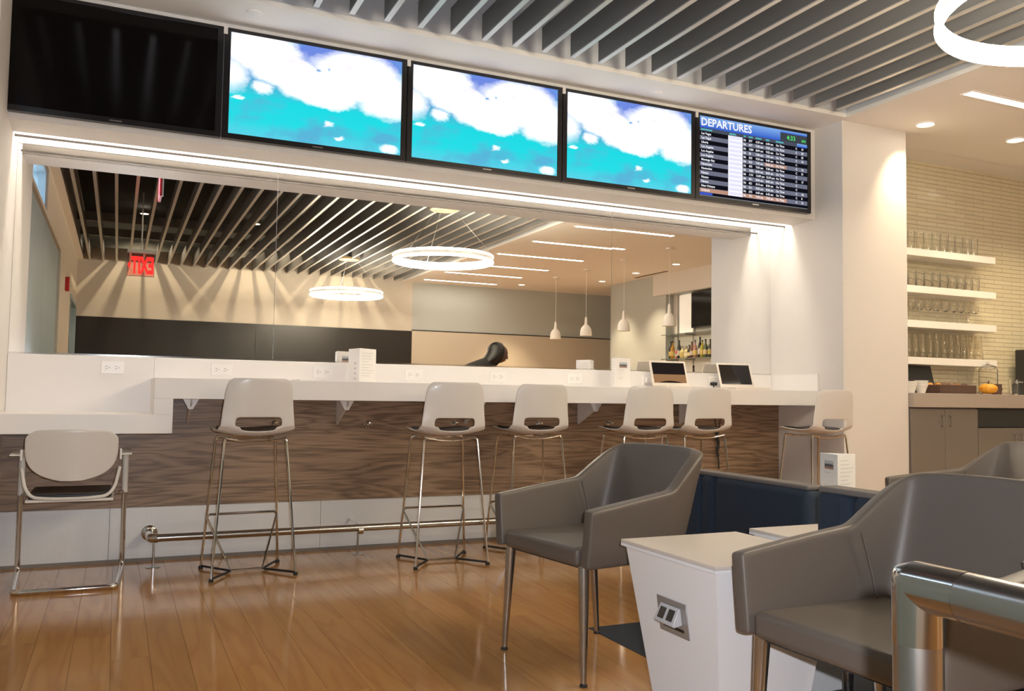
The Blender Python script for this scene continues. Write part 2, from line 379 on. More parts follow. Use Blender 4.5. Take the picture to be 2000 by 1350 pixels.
# ------------------------------------------------------------------ ceiling, opening, baffles
OX0, OX1 = -.58, 4.90
ce = MB().box(XW-.2, 9.8, YO, YT+.003, ZC, ZC+.03).box(OX1, 9.8, YB, YO, ZC, ZC+.03).box(XW-.2, OX0, YB, YO, ZC, ZC+.03).box(XC2, 9.8, YT, 5.45, ZC, ZC+.03)
ceil = struct('ceiling', ce, M_ceil)
struct('trim_3', MB().box(OX0, OX1, YO, YO+.03, ZC+.0302, ZP).box(OX1, OX1+.03, YB, YO, ZC+.0302, ZP).box(OX0-.03, OX0, YB, YO, ZC+.0302, ZP), M_fascia)
struct('ceiling_deck', MB().box(XW-.2, 9.9, YB-.2, 6, ZP, ZP+.1), M_deck)
for yb in (-1.83, -3.08, -4.28):
    obj('duct_beam', MB().box(OX0, OX1, yb-.1, yb, 3.31, 3.43), M_duct, ceil)
k = 0; bx = -.48
bme = MB().box(-.013, .013, YB+.03, 4.70, .008, .155).mesh('ceiling_baffle'); bme.materials.append(M_baffle)
eme = MB().box(-.016, .016, YB+.03, 4.70, 0, .0075).mesh('edge_strip'); eme.materials.append(M_baffle_edge)
while bx < OX1-.1:
    b = obj('ceiling_baffle', bme, None, ceil, loc=(bx, 0, ZC-.002))
    obj('edge_strip', eme, None, b)
    bx += .2
# round covers flush in the ceiling strip before the screens
for (cx, cy, lb) in ((.624, 4.93, 'white round sprinkler cover in the ceiling above the leftmost lit sky screen'),
                     (3.345, 5.0, 'white round sprinkler cover in the ceiling above the third sky screen')):
    tag(obj('sprinkler_cover', MB().lathe([(.038, -.006), (.043, -.004), (.043, 0)], (cx, cy, ZC)), M_ceil), lb, 'sprinkler cover', 'sprinkler covers')

# ------------------------------------------------------------------ lights of the room
led = thing('cove_light', 'warm glowing light strip along the top of the mirror niche', 'strip light', (2.18, 5.5, ZS))
o3 = (2.18, 5.5, ZS)
obj('emitter', MB(o3).box(XL+.01, XS-.01, 5.435, 5.472, 2.540, 2.547), M_strip, led)
obj('housing', MB(o3).box(XL, XS, 5.40, 5.66, 2.574, 2.579), M_white, led)
obj('trim_bar', MB(o3).box(XL, XS, 5.484, 5.494, 2.405, 2.416), M_cove_shade, led)
obj('lip_shade_sheet', MB(o3).box(XL, XS, 5.4005, 5.411, 2.411, 2.573), M_cove_shade, led)  # added dark sheet, stands for the unlit rear of the soffit lip
obj('back_reflector', MB(o3).box(XL, XS, 5.652, 5.66, 2.411, 2.573), M_white, led)
# linear ceiling lights
lines = [4.03, 2.95, 1.86, .64, -.58, -1.80, -2.86, -4.0]
ords = ['nearest the screens', 'second from the screens', 'third from the screens', 'fourth from the screens', 'fifth from the screens', 'sixth from the screens', 'second from the rear wall', 'nearest the rear wall']
for y, w in zip(lines, ords):
    t = thing('linear_ceiling_light', 'recessed white light slot in the plain ceiling, '+w, 'ceiling light', (5.96 if y > 4 else 5.88, y, ZC), 0, 'parallel ceiling light slots')
    obj('diffuser', MB().box(-.73, .73, -.035, .035, -.003, .0), M_line, t)
    obj('frame', MB().box(-.745, .745, -.05, -.0355, -.005, 0).box(-.745, .745, .0355, .05, -.005, 0).box(-.745, -.7305, -.0355, .0355, -.005, 0).box(.7305, .745, -.0355, .0355, -.005, 0), M_ceil, t)
def downlight(loc, label, e=60, ang=80, blend=.8, aim=0, group='round ceiling downlights'):
    t = thing('downlight', label, 'downlight', loc, 0, group)
    obj('lens', MB().lathe([(.055, -.004), (.055, -.001)], n=20), M_down, t)
    obj('trim_ring', MB().tube([(.066*math.cos(a*PI/12), .066*math.sin(a*PI/12), -.004) for a in range(24)], .008, 6, True), M_ceil, t)
    l = light('downlight_lamp', 'SPOT', (0, 0, -.02), e*1.5, spot_size=math.radians(ang), spot_blend=blend, shadow_soft_size=.03); l.parent = t; l.rotation_euler = (aim, 0, 0)
    return t
downlight((5.55, 4.64, ZC), 'downlight close before the white column, making the bright patch', 22, 72, 1.0, aim=.42)
downlight((6.52, 4.60, ZC), 'downlight in the plain ceiling before the glass shelves', 32, 110, .9)
downlight((7.55, 4.60, ZC), 'downlight past the glass shelves, outside the picture', 36, 110, .9)
downlight((8.08, -.16, ZC), 'downlight before the bar, nearest the mirror', 50, 90)
downlight((8.08, -1.35, ZC), 'downlight before the left end of the bar', 50, 90)
downlight((8.10, -2.52, ZC), 'downlight lighting the pale pillar beside the bar', 70, 80)
downlight((7.03, -3.75, ZC), 'downlight making the pool of light on the rear wall', 90, 80)
for xx, w in ((.30, 'left'), (2.03, 'middle'), (3.72, 'right')):
    downlight((xx, -3.6, 3.80), 'downlight above the baffles before the rear wall, %s of three' % w, 26, 130, .4)
for xx, yy in ((1.2, 2.4), (3.4, .2), (1.2, -1.2)):
    pass
def ring_light(loc, label, canopy_y):
    t = thing('ring_pendant', label, 'ring light', loc, 0, 'hanging ring lights')
    R = .565; n = 72
    c = lambda r, z: [(r*math.cos(2*PI*i/n), r*math.sin(2*PI*i/n), z) for i in range(n)]
    obj('upper_tube', MB().tube(c(R, .031), .0135, 10, True), M_ring, t)
    obj('lower_tube', MB().tube(c(R, -.031), .0155, 10, True), M_ring, t)
    obj('band', MB().add([p for p in c(R-.009, -.018)]+[p for p in c(R-.009, .018)]+[p for p in c(R+.009, .018)]+[p for p in c(R+.009, -.018)],
        [(a*n+i, a*n+(i+1) % n, ((a+1) % 4)*n+(i+1) % n, ((a+1) % 4)*n+i) for a in range(4) for i in range(n)]), M_white, t)
    dz = ZC-loc[2]
    obj('canopy', MB().lathe([(.15, -.005), (.16, .0), (.16, .03), (.15, .035)], (0, canopy_y, dz-.01), 32), pbr('canopy_satin', (.32, .23, .13), .5), t)
    for a in (30, 150, 270):
        x_, y_ = R*math.cos(math.radians(a)), R*math.sin(math.radians(a))
        obj('cable', MB().tube([(x_, y_, .05), (x_*.2, y_*.2+canopy_y, dz-.01)], .0022, 6), M_steel, t)
    return t
ring_light((3.35, 2.0, 2.542), 'glowing ring pendant nearest the mirror, its rim entering the picture directly', 0)
ring_light((3.30, -2.40, 2.575), 'glowing ring pendant near the rear wall, seen only in the mirror', .1)
# white bottle-shaped pendants before the bar
pn = ['first from the mirror', 'second from the mirror', 'third from the mirror', 'fourth from the mirror']
for i, y in enumerate((1.04, -.18, -1.37, -2.48)):
    t = thing('bottle_pendant', 'small white bell-shaped pendant before the bar, '+pn[i], 'pendant', (7.12, y, 2.0), 0, 'bell pendants in front of the bar')
    obj('lamp_shade', MB().lathe([(.098, 0), (.099, .012), (.096, .07), (.084, .125), (.055, .165), (.027, .19), (.022, .27), (.014, .315)], n=28), M_white, t)
    obj('bulb', MB().lathe([(.01, .02), (.035, .04), (.03, .08), (.015, .1)], n=16), M_white, t)
    obj('cord', MB().tube([(0, 0, .31), (0, 0, ZC-2.0)], .003, 6), M_white, t)
    obj('canopy', MB().lathe([(.06, ZC-2.02), (.062, ZC-2.0)], n=20), M_white, t)

# ------------------------------------------------------------------ mirror in three panels
mi = thing('wall_mirror', 'long mirror in three panels filling the niche above the white counter', 'mirror', (2.18, YM, 1.2))
mo = (2.18, YM, 1.2)
seams = [XL, .897, 3.393, XS]
for i in range(3):
    p = obj('mirror_panel', MB(mo).box(seams[i]+.0015, seams[i+1]-.0015, YM, YM+.006, 1.208, 2.409), M_mirror, mi)
    if i == 2: p.rotation_euler = (.0008, 0, 0)
obj('channel', MB(mo).box(XL, XS, YM-.008, YM+.008, 1.198, 1.2075), M_chrome, mi)
obj('backing', MB(mo).box(XL, XS, YM+.009, YM+.024, 1.2, 2.409), M_white, mi)

# ------------------------------------------------------------------ wood cladding, perforated kick plate
obj('wood_panel', MB().box(XL, .285, 5.565, 5.684, .315, .764).box(.285, XS, 5.565, 5.684, .315, .954), M_wood_panel, wb)
ks = [XL, -.01, 1.21, 2.43, 3.65, XS]
for i in range(5):
    obj('kick_panel', MB((ks[i], 5.56, 0)).box(ks[i]+.001, ks[i+1]-.001, 5.572, 5.60, .018, .313), M_perf, wb, loc=(ks[i], 5.56, 0))
struct('baseboard_back', MB().box(XL, XS, 5.563, 5.60, 0, .018), M_cabinet)

# ------------------------------------------------------------------ the white counter
YF = 5.11
ct = thing('bar_counter', 'long white counter along the mirror with a lowered left end', 'counter', (2.2, 5.38, 0)); co_ = (2.2, 5.38, 0)
obj('worktop', MB(co_).box(.185, XS-.001, YF, 5.655, .955, 1.07), M_solid, ct, bevel=.003)
obj('low_worktop', MB(co_).box(XL+.001, .285, YF, 5.655, .765, .870), M_solid, ct, bevel=.003)
obj('drop_panel', MB(co_).box(.185, .285, YF, 5.655, .868, .957), M_solid, ct, bevel=.002)
obj('backsplash', MB(co_).box(.20, XS-.012, 5.640, 5.656, 1.069, 1.198).box(XL+.001, .20, 5.640, 5.656, .869, 1.198), M_solid, ct, bevel=.002)
obj('side_splash', MB(co_).box(XS-.012, XS-.001, YF+.005, 5.642, 1.069, 1.20), M_solid, ct, bevel=.002)
for bx in (.39, 1.295, 2.18, 3.06, 3.95):
    obj('bracket', MB(co_).prism([(5.23, .955), (5.56, .955), (5.56, .80), (5.545, .80), (5.24, .935)], bx-.004, bx+.004, 'x').prism([(bx-.045, .955), (bx+.045, .955), (bx+.012, .895), (bx-.012, .895)], 5.30, 5.306), M_white, ct)
# outlets
def outlet(x, z, label):
    t = thing('power_outlet', label, 'outlet', (x, 5.640, z), 0, 'outlets along the backsplash')
    obj('cover_plate', MB().box(-.062, .062, -.006, 0, -.036, .036), M_plate, t, bevel=.002)
    for sx in (-.026, .026):
        r = obj('socket', MB().box(sx-.017, sx+.017, -.0085, -.006, -.017, .017), M_plate, t, bevel=.002)
        obj('slot', MB().box(sx-.009, sx-.002, -.0090, -.0086, .005, .008).box(sx-.009, sx-.002, -.0090, -.0086, -.008, -.005).lathe([(.0025, 0), (.0025, .0004)], (sx+.008, -.0090, 0), 8, 'y'), M_dark, r)
for x, z, lb in ((-.027, 1.13, 'white double outlet above the lowered counter end'), (.587, 1.133, 'white double outlet above the first stool'),
                 (1.213, 1.133, 'white double outlet left of the folded menu card'), (1.832, 1.13, 'white double outlet right of the folded menu card'),
                 (2.454, 1.13, 'white double outlet above the third stool'), (3.072, 1.13, 'white double outlet left of the picture card'),
                 (3.725, 1.13, 'white double outlet behind the brown-screened laptop'), (4.34, 1.133, 'white double outlet behind the right laptop')):
    outlet(x, z, lb)
# hooks on the wood cladding
hooks = [(.907, 'behind the first stool'), (1.505, 'between first and second stool'), (2.105, 'behind the second stool'), (2.745, 'behind the third stool'), (3.325, 'behind the fourth stool')]
for x, w in hooks:
    t = thing('purse_hook', 'small chrome hook on the wood cladding '+w, 'hook', (x, 5.565, .80), 0, 'hooks on the wood cladding')
    obj('rosette', MB().lathe([(.026, 0), (.026, -.004), (.022, -.007)], (0, 0, 0), 20, 'y'), M_chrome, t)
    obj('peg', MB().tube([(0, -.006, 0), (0, -.035, 0), (0, -.045, .008)], .007, 10), M_chrome, t)
    obj('knob', MB().lathe([(.006, .006), (.014, .002), (.015, -.003), (.010, -.008), (.004, -.010)], (0, -.048, .01), 16, 'y'), M_chrome, t)
# foot rail
fr = thing('foot_rail', 'steel foot rail on thin posts along the perforated kick plate', 'foot rail', (.21, 5.36, 0))
ro = (.21, 5.36, 0); RZ = .163
obj('rail', MB(ro).tube([(.235, 5.36, RZ), (4.9, 5.36, RZ)], .0215, 18), M_steel, fr)
obj('end_elbow', MB(ro).tube([(.245, 5.36, RZ), (.225, 5.36, RZ), (.212, 5.37, RZ), (.206, 5.39, RZ), (.205, 5.56, RZ)], .026, 16).lathe([(.045, 5.572), (.045, 5.562), (.03, 5.556)], (.205, 0, RZ), 20, 'y'), M_chrome, fr)
for px in (.224, 1.40, 2.57, 3.74, 4.8):
    obj('post', MB(ro).tube([(px, 5.36, 0), (px, 5.36, RZ-.02)], .006, 10).lathe([(.04, 0), (.04, .003), (.012, .007)], (px, 5.36, 0), 20), M_steel, fr)
for px in (1.40, 2.57, 3.74):
    obj('wall_bracket', MB(ro).tube([(px, 5.37, RZ+.01), (px, 5.47, RZ+.03), (px, 5.57, RZ+.03)], .009, 10).lathe([(.027, 0), (.027, .03)], (px-.0, 5.36, RZ-.012), 16, 'x'), M_chrome, fr)

# ------------------------------------------------------------------ screens
PX, PW, PZ0, PZ1 = 1.0913, 1.0188, 2.4719, 3.0623
def screen(x0, label, kind):
    o = (x0+PW/2, 5.12, PZ0-.03)
    t = thing('display_screen', label, 'screen', o, 0, 'row of screens above the mirror')
    b = .0335  # bezel widened, its black also stands for the shadow between screens
    fr_ = MB(o).box(x0-b, x0+PW+b, 5.118, 5.147, PZ0-.030, PZ1+.020)
    obj('housing', fr_, M_black, t)
    obj('bezel', MB(o).box(x0-b, x0+PW+b, 5.106, 5.118, PZ0-.030, PZ0).box(x0-b, x0+PW+b, 5.106, 5.118, PZ1, PZ1+.020).box(x0-b, x0, 5.106, 5.118, PZ0, PZ1).box(x0+PW, x0+PW+b, 5.106, 5.118, PZ0, PZ1), M_black, t)
    obj('mount_bracket', MB(o).box(x0-b-.008, x0-b+.014, 5.098, 5.1055, PZ1-.022, PZ1+.024), M_wall, t)
    obj('badge', MB(o).box(x0+PW/2-.03, x0+PW/2+.03, 5.1045, 5.106, PZ0-.020, PZ0-.013), M_steel, t)
    g = obj('screen_glass', MB(o).box(x0, x0+PW, 5.112, 5.116, PZ0, PZ1), M_offscreen if kind == 'off' else (M_sky if kind == 'sky' else flat_emit('board_black', (.006, .006, .010), 1.0)), t)
    return t, o, g
screen(.5226-PX, 'switched-off black screen, leftmost above the mirror', 'off')
screen(.5226, 'screen showing clouds, beside the black screen', 'sky')
screen(.5226+PX, 'screen showing clouds, between two other cloud screens', 'sky')
screen(.5226+2*PX, 'screen showing clouds, beside the departures board', 'sky')
xd = .5226+3*PX
bd, bo, bgl = screen(xd, 'departures board screen, rightmost above the mirror', 'board')
def P_(u, v): return (xd+u*PW, PZ0+(1-v)*(PZ1-PZ0))   # u right, v down
def rect(name, u0, u1, v0, v1, mat, dep=.0008, parent=bd):
    a, z1 = P_(u0, v0); b_, z0 = P_(u1, v1); return obj(name, MB(bo).box(a, b_, 5.112-dep, 5.1118, z0, z1), mat, parent)
E_hdr = flat_emit('board_header', (.03, .11, .60), 1.0, (.22, .42, .80)); E_row = flat_emit('board_grey_row', (.16, .17, .23), 1.0)
E_white = flat_emit('board_white', (.95, .94, 1.0), 1.0); E_dim = flat_emit('board_clock_panel', (.05, .06, .07), 1.0)
E_col = flat_emit('board_column_heads', (.10, .45, .50), 1.0); E_green = flat_emit('board_green', (.10, .85, .18), 1.0); E_logo = flat_emit('board_logo_cells', (.78, .78, 1.0), 1.0)
E_org = flat_emit('board_orange', (.50, .28, .20), 1.0); E_blue = flat_emit('board_blue', (.05, .10, .55), 1.0); E_head = flat_emit('board_head_row', (.07, .08, .11), 1.0)
rect('header_bar', 0, .74, 0, .145, E_hdr); rect('header_strip', .74, 1, 0, .035, E_hdr); rect('clock_panel', .74, 1, .035, .145, E_dim); rect('header_strip', .90, 1, .145, .19, E_hdr)
rect('head_row', 0, .9, .145, .19, E_head)
R0, RH = .19, .0545; NR = 14
for i in range(1, NR, 2): rect('table_row', 0, 1, R0+i*RH, R0+(i+1)*RH, E_row)
rect('delay_mark', .59, .80, R0+5*RH+.006, R0+6*RH-.006, E_org, .0011); rect('alert_row', 0, .80, R0+13*RH+.004, R0+14*RH-.002, E_org, .0011)
rect('logo_column', .255, .385, R0, R0+14*RH, E_white, .0014)
for i in range(NR): rect('logo_cell', .262, .378, R0+i*RH+.010, R0+(i+1)*RH-.016, E_logo, .0018)
rect('progress_bar', 0, .115, .955, .985, E_blue); rect('scroll_line', 0, 1, .990, .996, flat_emit('board_line', (.30, .32, .36), 1.0))
def btxt(body, u, v, size, mat, rows=False, bold=.0006):
    a, z = P_(u, v); H = PZ1-PZ0
    return text('lettering', body, size, mat, bd, (a-bo[0], 5.1095-bo[1], z-bo[2]), space=(RH*H/size) if rows else 1.0, bold=bold)
btxt('DEPARTURES', .012, .116, .079, E_white, bold=.0018)
btxt('4:33', .80, .118, .050, E_green); btxt('am', .945, .118, .034, E_green)
rowv = R0+RH*.74
def col(items, u, size=.0225): btxt('\n'.join(items), u, rowv, size, E_white, True)
col(['Las Vegas', 'Las Vegas', 'Liberia', 'Los Angeles', 'Los Angeles', 'Los Angeles', 'Montego Bay', 'Nantucket', 'Nantucket', 'Nassau', 'Nassau', 'Nassau', 'New Orleans', 'Orlando'], .015)
col(['B6']*14, .392)
col(['277', '477', '1284', '30', '323', '923', '475', '1055', '1191', '451', '421', '521', '675', '791'], .44)
col(['6:20 am', '7:00 am', '8:09 am', '7:00 am', '9:20 am', '7:45 am', '7:00 am', '8:00 am', '12:09 pm', '8:00 am', '8:10 am', '9:00 am', '6:45 am', '7:00 am'], .505)
col(['6:20 am', '7:00 am', '9:52 am', '7:00 am', '9:45 am', '9:00 am', '7:38 am', '8:00 am', '12:39 pm', '8:00 am', '8:20 am', '9:00 am', '6:42 am', '7:00 am'], .60)
col(['On Time']*14, .695)
col(['C', 'C', 'C', 'C', 'C', 'C', 'C', 'C', 'C', 'C', 'C', 'C', 'C', 'C'], .885)
col(['19', '20', '23', '15', '', '16', '21', '', '17', '', '', '18', '8', '21'], .94)
for u, wd in ((.012, .10), (.265, .06), (.395, .02), (.44, .04), (.505, .055), (.60, .035), (.695, .075)): rect('column_head', u, u+wd, .158, .178, E_col, .0012)

# ------------------------------------------------------------------ bar stools
def grid_shell():
    # profile in y,z: back top -> bend -> seat front ; local +y is the way the sitter faces
    prof = [(-.235, 1.075), (-.232, 1.055), (-.228, 1.02), (-.222, .975), (-.215, .93), (-.208, .89), (-.204, .862), (-.200, .835), (-.194, .812), (-.182, .786), (-.155, .768), (-.10, .758), (-.02, .757), (.06, .762), (.13, .770), (.18, .775), (.205, .771)]
    wid = [.140, .168, .178, .183, .187, .191, .194, .197, .199, .203, .207, .208, .206, .203, .198, .188, .160]
    ts = [-1, -.93, -.80, -.62, -.46, -.23, 0, .23, .46, .62, .80, .93, 1]
    vsx = []; n = len(ts)
    for i, (y, z) in enumerate(prof):
        back = max(0, min(1, (z-.80)/.12)) if i < 10 else 0
        for t in ts:
            lift = .030*(t*t)*(1 if i >= 9 else 0)*(1 if i < 15 else .6) if i >= 9 else 0
            fw = .035*abs(t)**2.4*(1 if i < 10 else 0)*(.6+.4*back)
            vsx.append((wid[i]*t, y+fw, z+lift))
    fs = []
    for i in range(len(prof)-1):
        for k in range(n-1):
            if i in (6, 7) and 3 <= k <= 8: continue
            if i == 8 and 4 <= k <= 7: continue
            fs.append((i*n+k, i*n+k+1, (i+1)*n+k+1, (i+1)*n+k))
    return MB().add(vsx, fs)
def make_stool(label):
    t = thing('bar_stool', label, 'stool', (0, 0, 0), 0, 'bar stools along the counter')
    s = obj('seat_shell', grid_shell(), M_plastic, t, smooth=180)
    so = s.modifiers.new('solid', 'SOLIDIFY'); so.thickness = .008; so.offset = 0
    ss = s.modifiers.new('sub', 'SUBSURF'); ss.levels = 2; ss.render_levels = 2
    pad = MB()
    pts = [(.175*math.copysign(abs(math.cos(a))**.6, math.cos(a)), .03+.165*math.copysign(abs(math.sin(a))**.6, math.sin(a))) for a in [2*PI*i/32 for i in range(32)]]
    pz = lambda x, y, dz: (x, y, .764+.030*(x/.205)**2+.012*max(0, (y-.02)/.18)+dz)
    vsx = [pz(x, y, .002) for x, y in pts]+[pz(x, y, .014) for x, y in pts]+[pz(x*.9, y*.9+.003, .020) for x, y in pts]+[pz(0, .03, .021)]
    fs = [(i, (i+1) % 32, 32+(i+1) % 32, 32+i) for i in range(32)]+[(32+i, 32+(i+1) % 32, 64+(i+1) % 32, 64+i) for i in range(32)]+[(64+i, 64+(i+1) % 32, 96) for i in range(32)]
    obj('seat_pad', pad.add(vsx, fs), M_pad, t, smooth=60)
    tops = {(-1, -1): (-.165, -.135), (1, -1): (.165, -.135), (-1, 1): (-.165, .125), (1, 1): (.165, .125)}
    feet = {(-1, -1): (-.222, -.195), (1, -1): (.222, -.195), (-1, 1): (-.215, .19), (1, 1): (.215, .19)}
    r = .0068
    for kx, ky in tops:
        a, b = tops[(kx, ky)], feet[(kx, ky)]
        obj('leg', MB().tube(fillet([(a[0]*.55, a[1]*.85, .738), (a[0], a[1], .750), (b[0], b[1], .014)], .03), r, 10), M_chrome, t)
    obj('under_frame', MB().tube(fillet([(-.165, -.135, .748), (-.06, -.125, .728), (.06, -.125, .728), (.165, -.135, .748)], .04), .005, 8)
        .tube(fillet([(-.165, .125, .748), (-.06, .12, .738), (.06, .12, .738), (.165, .125, .748)], .04), .005, 8)
        .tube([(-.10, -.13, .737), (-.10, .122, .742)], .005, 8).tube([(.10, -.13, .737), (.10, .122, .742)], .005, 8), M_chrome, t)
    f = lambda kx, z: (feet[(kx, 1)][0]+(tops[(kx, 1)][0]-feet[(kx, 1)][0])*(z/.75), feet[(kx, 1)][1]+(tops[(kx, 1)][1]-feet[(kx, 1)][1])*(z/.75))
    l = f(-1, .30); rr = f(1, .30)
    obj('footrest', MB().tube(fillet([(l[0], l[1], .29), (l[0]+.012, l[1]-.002, .305), (rr[0]-.012, rr[1]-.002, .305), (rr[0], rr[1], .29)], .02), .0062, 10), M_chrome, t)
    for sx in (-1, 1):
        p = f(sx, .28)
        obj('strut', MB().tube([(p[0], p[1]-.004, .29), (sx*.085, .0, .016)], .0055, 8), M_chrome, t)
        run = obj('floor_runner', MB().tube(fillet([(feet[(sx, -1)][0], feet[(sx, -1)][1], .016), (sx*.085, 0, .012), (feet[(sx, 1)][0], feet[(sx, 1)][1], .016)], .02), .0062, 8), M_rubber, t)
        for ky in (-1, 1):
            q = feet[(sx, ky)]
            obj('glide', MB().lathe([(.012, 0), (.013, .004), (.012, .014), (.008, .018)], (q[0], q[1], 0), 12), M_rubber, run)
    obj('base_bar', MB().tube([(-.09, 0, .014), (.09, 0, .014)], .0062, 10), M_chrome, t)
    return t
st = [(.695, 5.055, 4, 'white bar stool nearest the lowered counter end'), (1.815, 4.975, -1, 'white bar stool alone in the middle, second from the left'),
      (2.445, 5.10, 0, 'white bar stool third from the left, partly behind the grey armchair arm'), (3.20, 5.02, 0, 'white bar stool before the brown-screened laptop, fourth from the left'),
      (3.68, 5.02, 0, 'white bar stool before the right laptop, with a cable hanging behind it'), (4.68, 4.90, 2, 'white bar stool beside the white column, rightmost of the row')]
s0 = make_stool(st[0][3]); s0.location = (st[0][0], st[0][1], 0); s0.rotation_euler = (0, 0, math.radians(st[0][2]))
for x, y, a, lb in st[1:]: dup(s0, (x, y, 0), math.radians(a), lb)

# ------------------------------------------------------------------ white cantilever chair at the lowered end
cc = thing('cantilever_chair', 'white plastic armchair on a chrome sled frame at the lowered counter', 'chair', (-.195, 5.12, 0))
def panel_back():
    n = 22; m = 14; vsx = []; fs = []
    for j in range(m+1):
        v = (j/m)**1.7; z = .535+(.80-.535)*v
        for i in range(n+1):
            t = -1+2*i/n
            half = .213*(1 if v > .66 else max(0.02, 1-(1-v/.66)**2.9)**(1/2.3))
            if v > .86: half = .213-.05*(1-math.sqrt(max(0, 1-((v-.86)/.14)**2)))
            zz = z + (.004*t*t if v < .5 else -.006*t*t*(v-.5)*2)
            vsx.append((half*t, -.165-.03*v+.05*abs(half*t/.213)**2.2, zz))
    for j in range(m):
        for i in range(n): a = j*(n+1)+i; fs.append((a, a+1, a+n+2, a+n+1))
    return MB().add(vsx, fs)
b = obj('backrest', panel_back(), M_plastic, cc, smooth=180); so = b.modifiers.new('s', 'SOLIDIFY'); so.thickness = .008
ss = b.modifiers.new('sub', 'SUBSURF'); ss.levels = 1; ss.render_levels = 1
obj('seat_shell', MB().tube(fillet([(-.225, -.11, .60), (-.205, -.15, .50), (-.17, -.18, .458), (-.08, -.19, .450), (.08, -.19, .450), (.17, -.18, .458), (.205, -.15, .50), (.225, -.11, .60)], .05), .009, 8)
    .box(-.20, .20, -.18, .22, .432, .446), M_plastic2, cc, bevel=.004)
obj('seat_pad', MB().box(-.19, .19, -.165, .21, .447, .475), M_pad, cc, bevel=.012, seg=3)
for sx in (-1, 1):
    a = obj('armrest', MB().prism([(-.14, .640), (-.14, .695), (-.02, .684), (.26, .668), (.285, .660), (.285, .652), (.24, .650), (-.04, .664)], sx*.222, sx*.232, 'x')
        .box(min(sx*.225, sx*.280), max(sx*.225, sx*.280), -.13, .285, .663, .669).tube([(sx*.256, .268, .668), (sx*.256, .270, .425)], .0165, 14), M_plastic2, cc)
    obj('leg', MB().tube(fillet([(sx*.256, .270, .43), (sx*.256, .272, .0135), (sx*.228, -.265, .0135), (0, -.268, .0135)], .035, 6), .0132, 14), M_chrome, cc)
    obj('arm_stay', MB().tube(fillet([(sx*.250, .262, .43), (sx*.21, .22, .428), (sx*.19, .1, .428), (sx*.19, -.05, .428)], .04), .010, 10), M_chrome, cc)

# ------------------------------------------------------------------ armchairs
def make_armchair(name, label, mat, legmat):
    t = thing(name, label, 'armchair', (0, 0, 0), 0, 'upholstered armchairs')
    # plan of the wrap-around shell from front left round the back to front right
    half = [(-.273, .265, .612), (-.274, .20, .6205), (-.273, .10, .634), (-.271, .0, .647), (-.268, -.07, .656), (-.266, -.105, .6605), (-.2635, -.125, .668), (-.258, -.16, .706), (-.250, -.195, .744), (-.241, -.226, .780), (-.230, -.248, .802), (-.203, -.266, .811), (-.12, -.273, .814), (-.06, -.275, .815), (0, -.276, .816)]
    ring = half+[(-x, y, z) for x, y, z in half[-2::-1]]
    zb = .408; m = 8; vsx = []; fs = []; n = len(ring)
    for j in range(m+1):
        v = j/m
        for (x, y, zt) in ring:
            z = zb+(zt-zb)*v
            lean = max(0, (z-.44))/.38
            back = max(0, min(1, (-y-.05)/.2))
            flare = 1-.085*(1-v)
            vsx.append((x*flare*(1-.03*lean*back), y-.060*lean*back+.05*(1-lean)*back, z))
    for j in range(m):
        for i in range(n-1): a = j*n+i; fs.append((a, a+1, a+n+1, a+n))
    sh = obj('back_and_arms', MB().add(vsx, fs), mat, t, smooth=180)
    so = sh.modifiers.new('s', 'SOLIDIFY'); so.thickness = .050; so.offset = 1; so.use_even_offset = True
    ss = sh.modifiers.new('sub', 'SUBSURF'); ss.levels = 2; ss.render_levels = 2
    bv = sh.modifiers.new('bev', 'BEVEL'); sh.modifiers.move(2, 1); bv.width = .011; bv.segments = 2; bv.limit_method = 'ANGLE'; bv.angle_limit = math.radians(50)
    obj('seat', MB().box(-.236, .236, -.20, .266, .406, .474), mat, t, bevel=.018, seg=4)
    # inner back cushion with its seam
    for sx in (-1, 1):
        obj('seam_welt', MB().tube([(sx*.206, -.146, .474), (sx*.214, -.140, .53), (sx*.221, -.125, .60), (sx*.226, -.112, .650)], .0040, 6), mat, t)
    obj('under_frame', MB().box(-.22, .22, -.18, .24, .398, .409), M_dark, t)
    for sx, sy in ((-1, 1), (1, 1), (-1, -1), (1, -1)):
        lg = obj('leg', MB().tube([(sx*.235, .232 if sy > 0 else -.175, .41), (sx*.255, .243 if sy > 0 else -.222, .010)], .0205, 14, r1=.0105), legmat, t)
        obj('glide', MB().lathe([(.014, 0), (.014, .006), (.010, .011)], (sx*.2555, .2432 if sy > 0 else -.2225, 0), 12), M_rubber, lg)
    return t
A = make_armchair('armchair', 'taupe grey armchair on steel legs before the bar stools', M_vinyl, M_steel)
A.location = (1.712, 2.969, .002); A.rotation_euler = (0, 0, math.radians(98.5))
B = dup(A, (1.75, 1.537, .002), math.radians(92.3), 'large taupe grey armchair behind the steel railing')
C = dup(A, (3.77, 2.94, .002), math.radians(65.5), 'grey armchair half hidden before the taupe cabinets')

# ------------------------------------------------------------------ rug
tag(obj('rug', MB().box(1.90, 4.7, .2, 3.34, 0, .002), M_rug), 'dark navy rug under the tables and blue seats', 'rug')

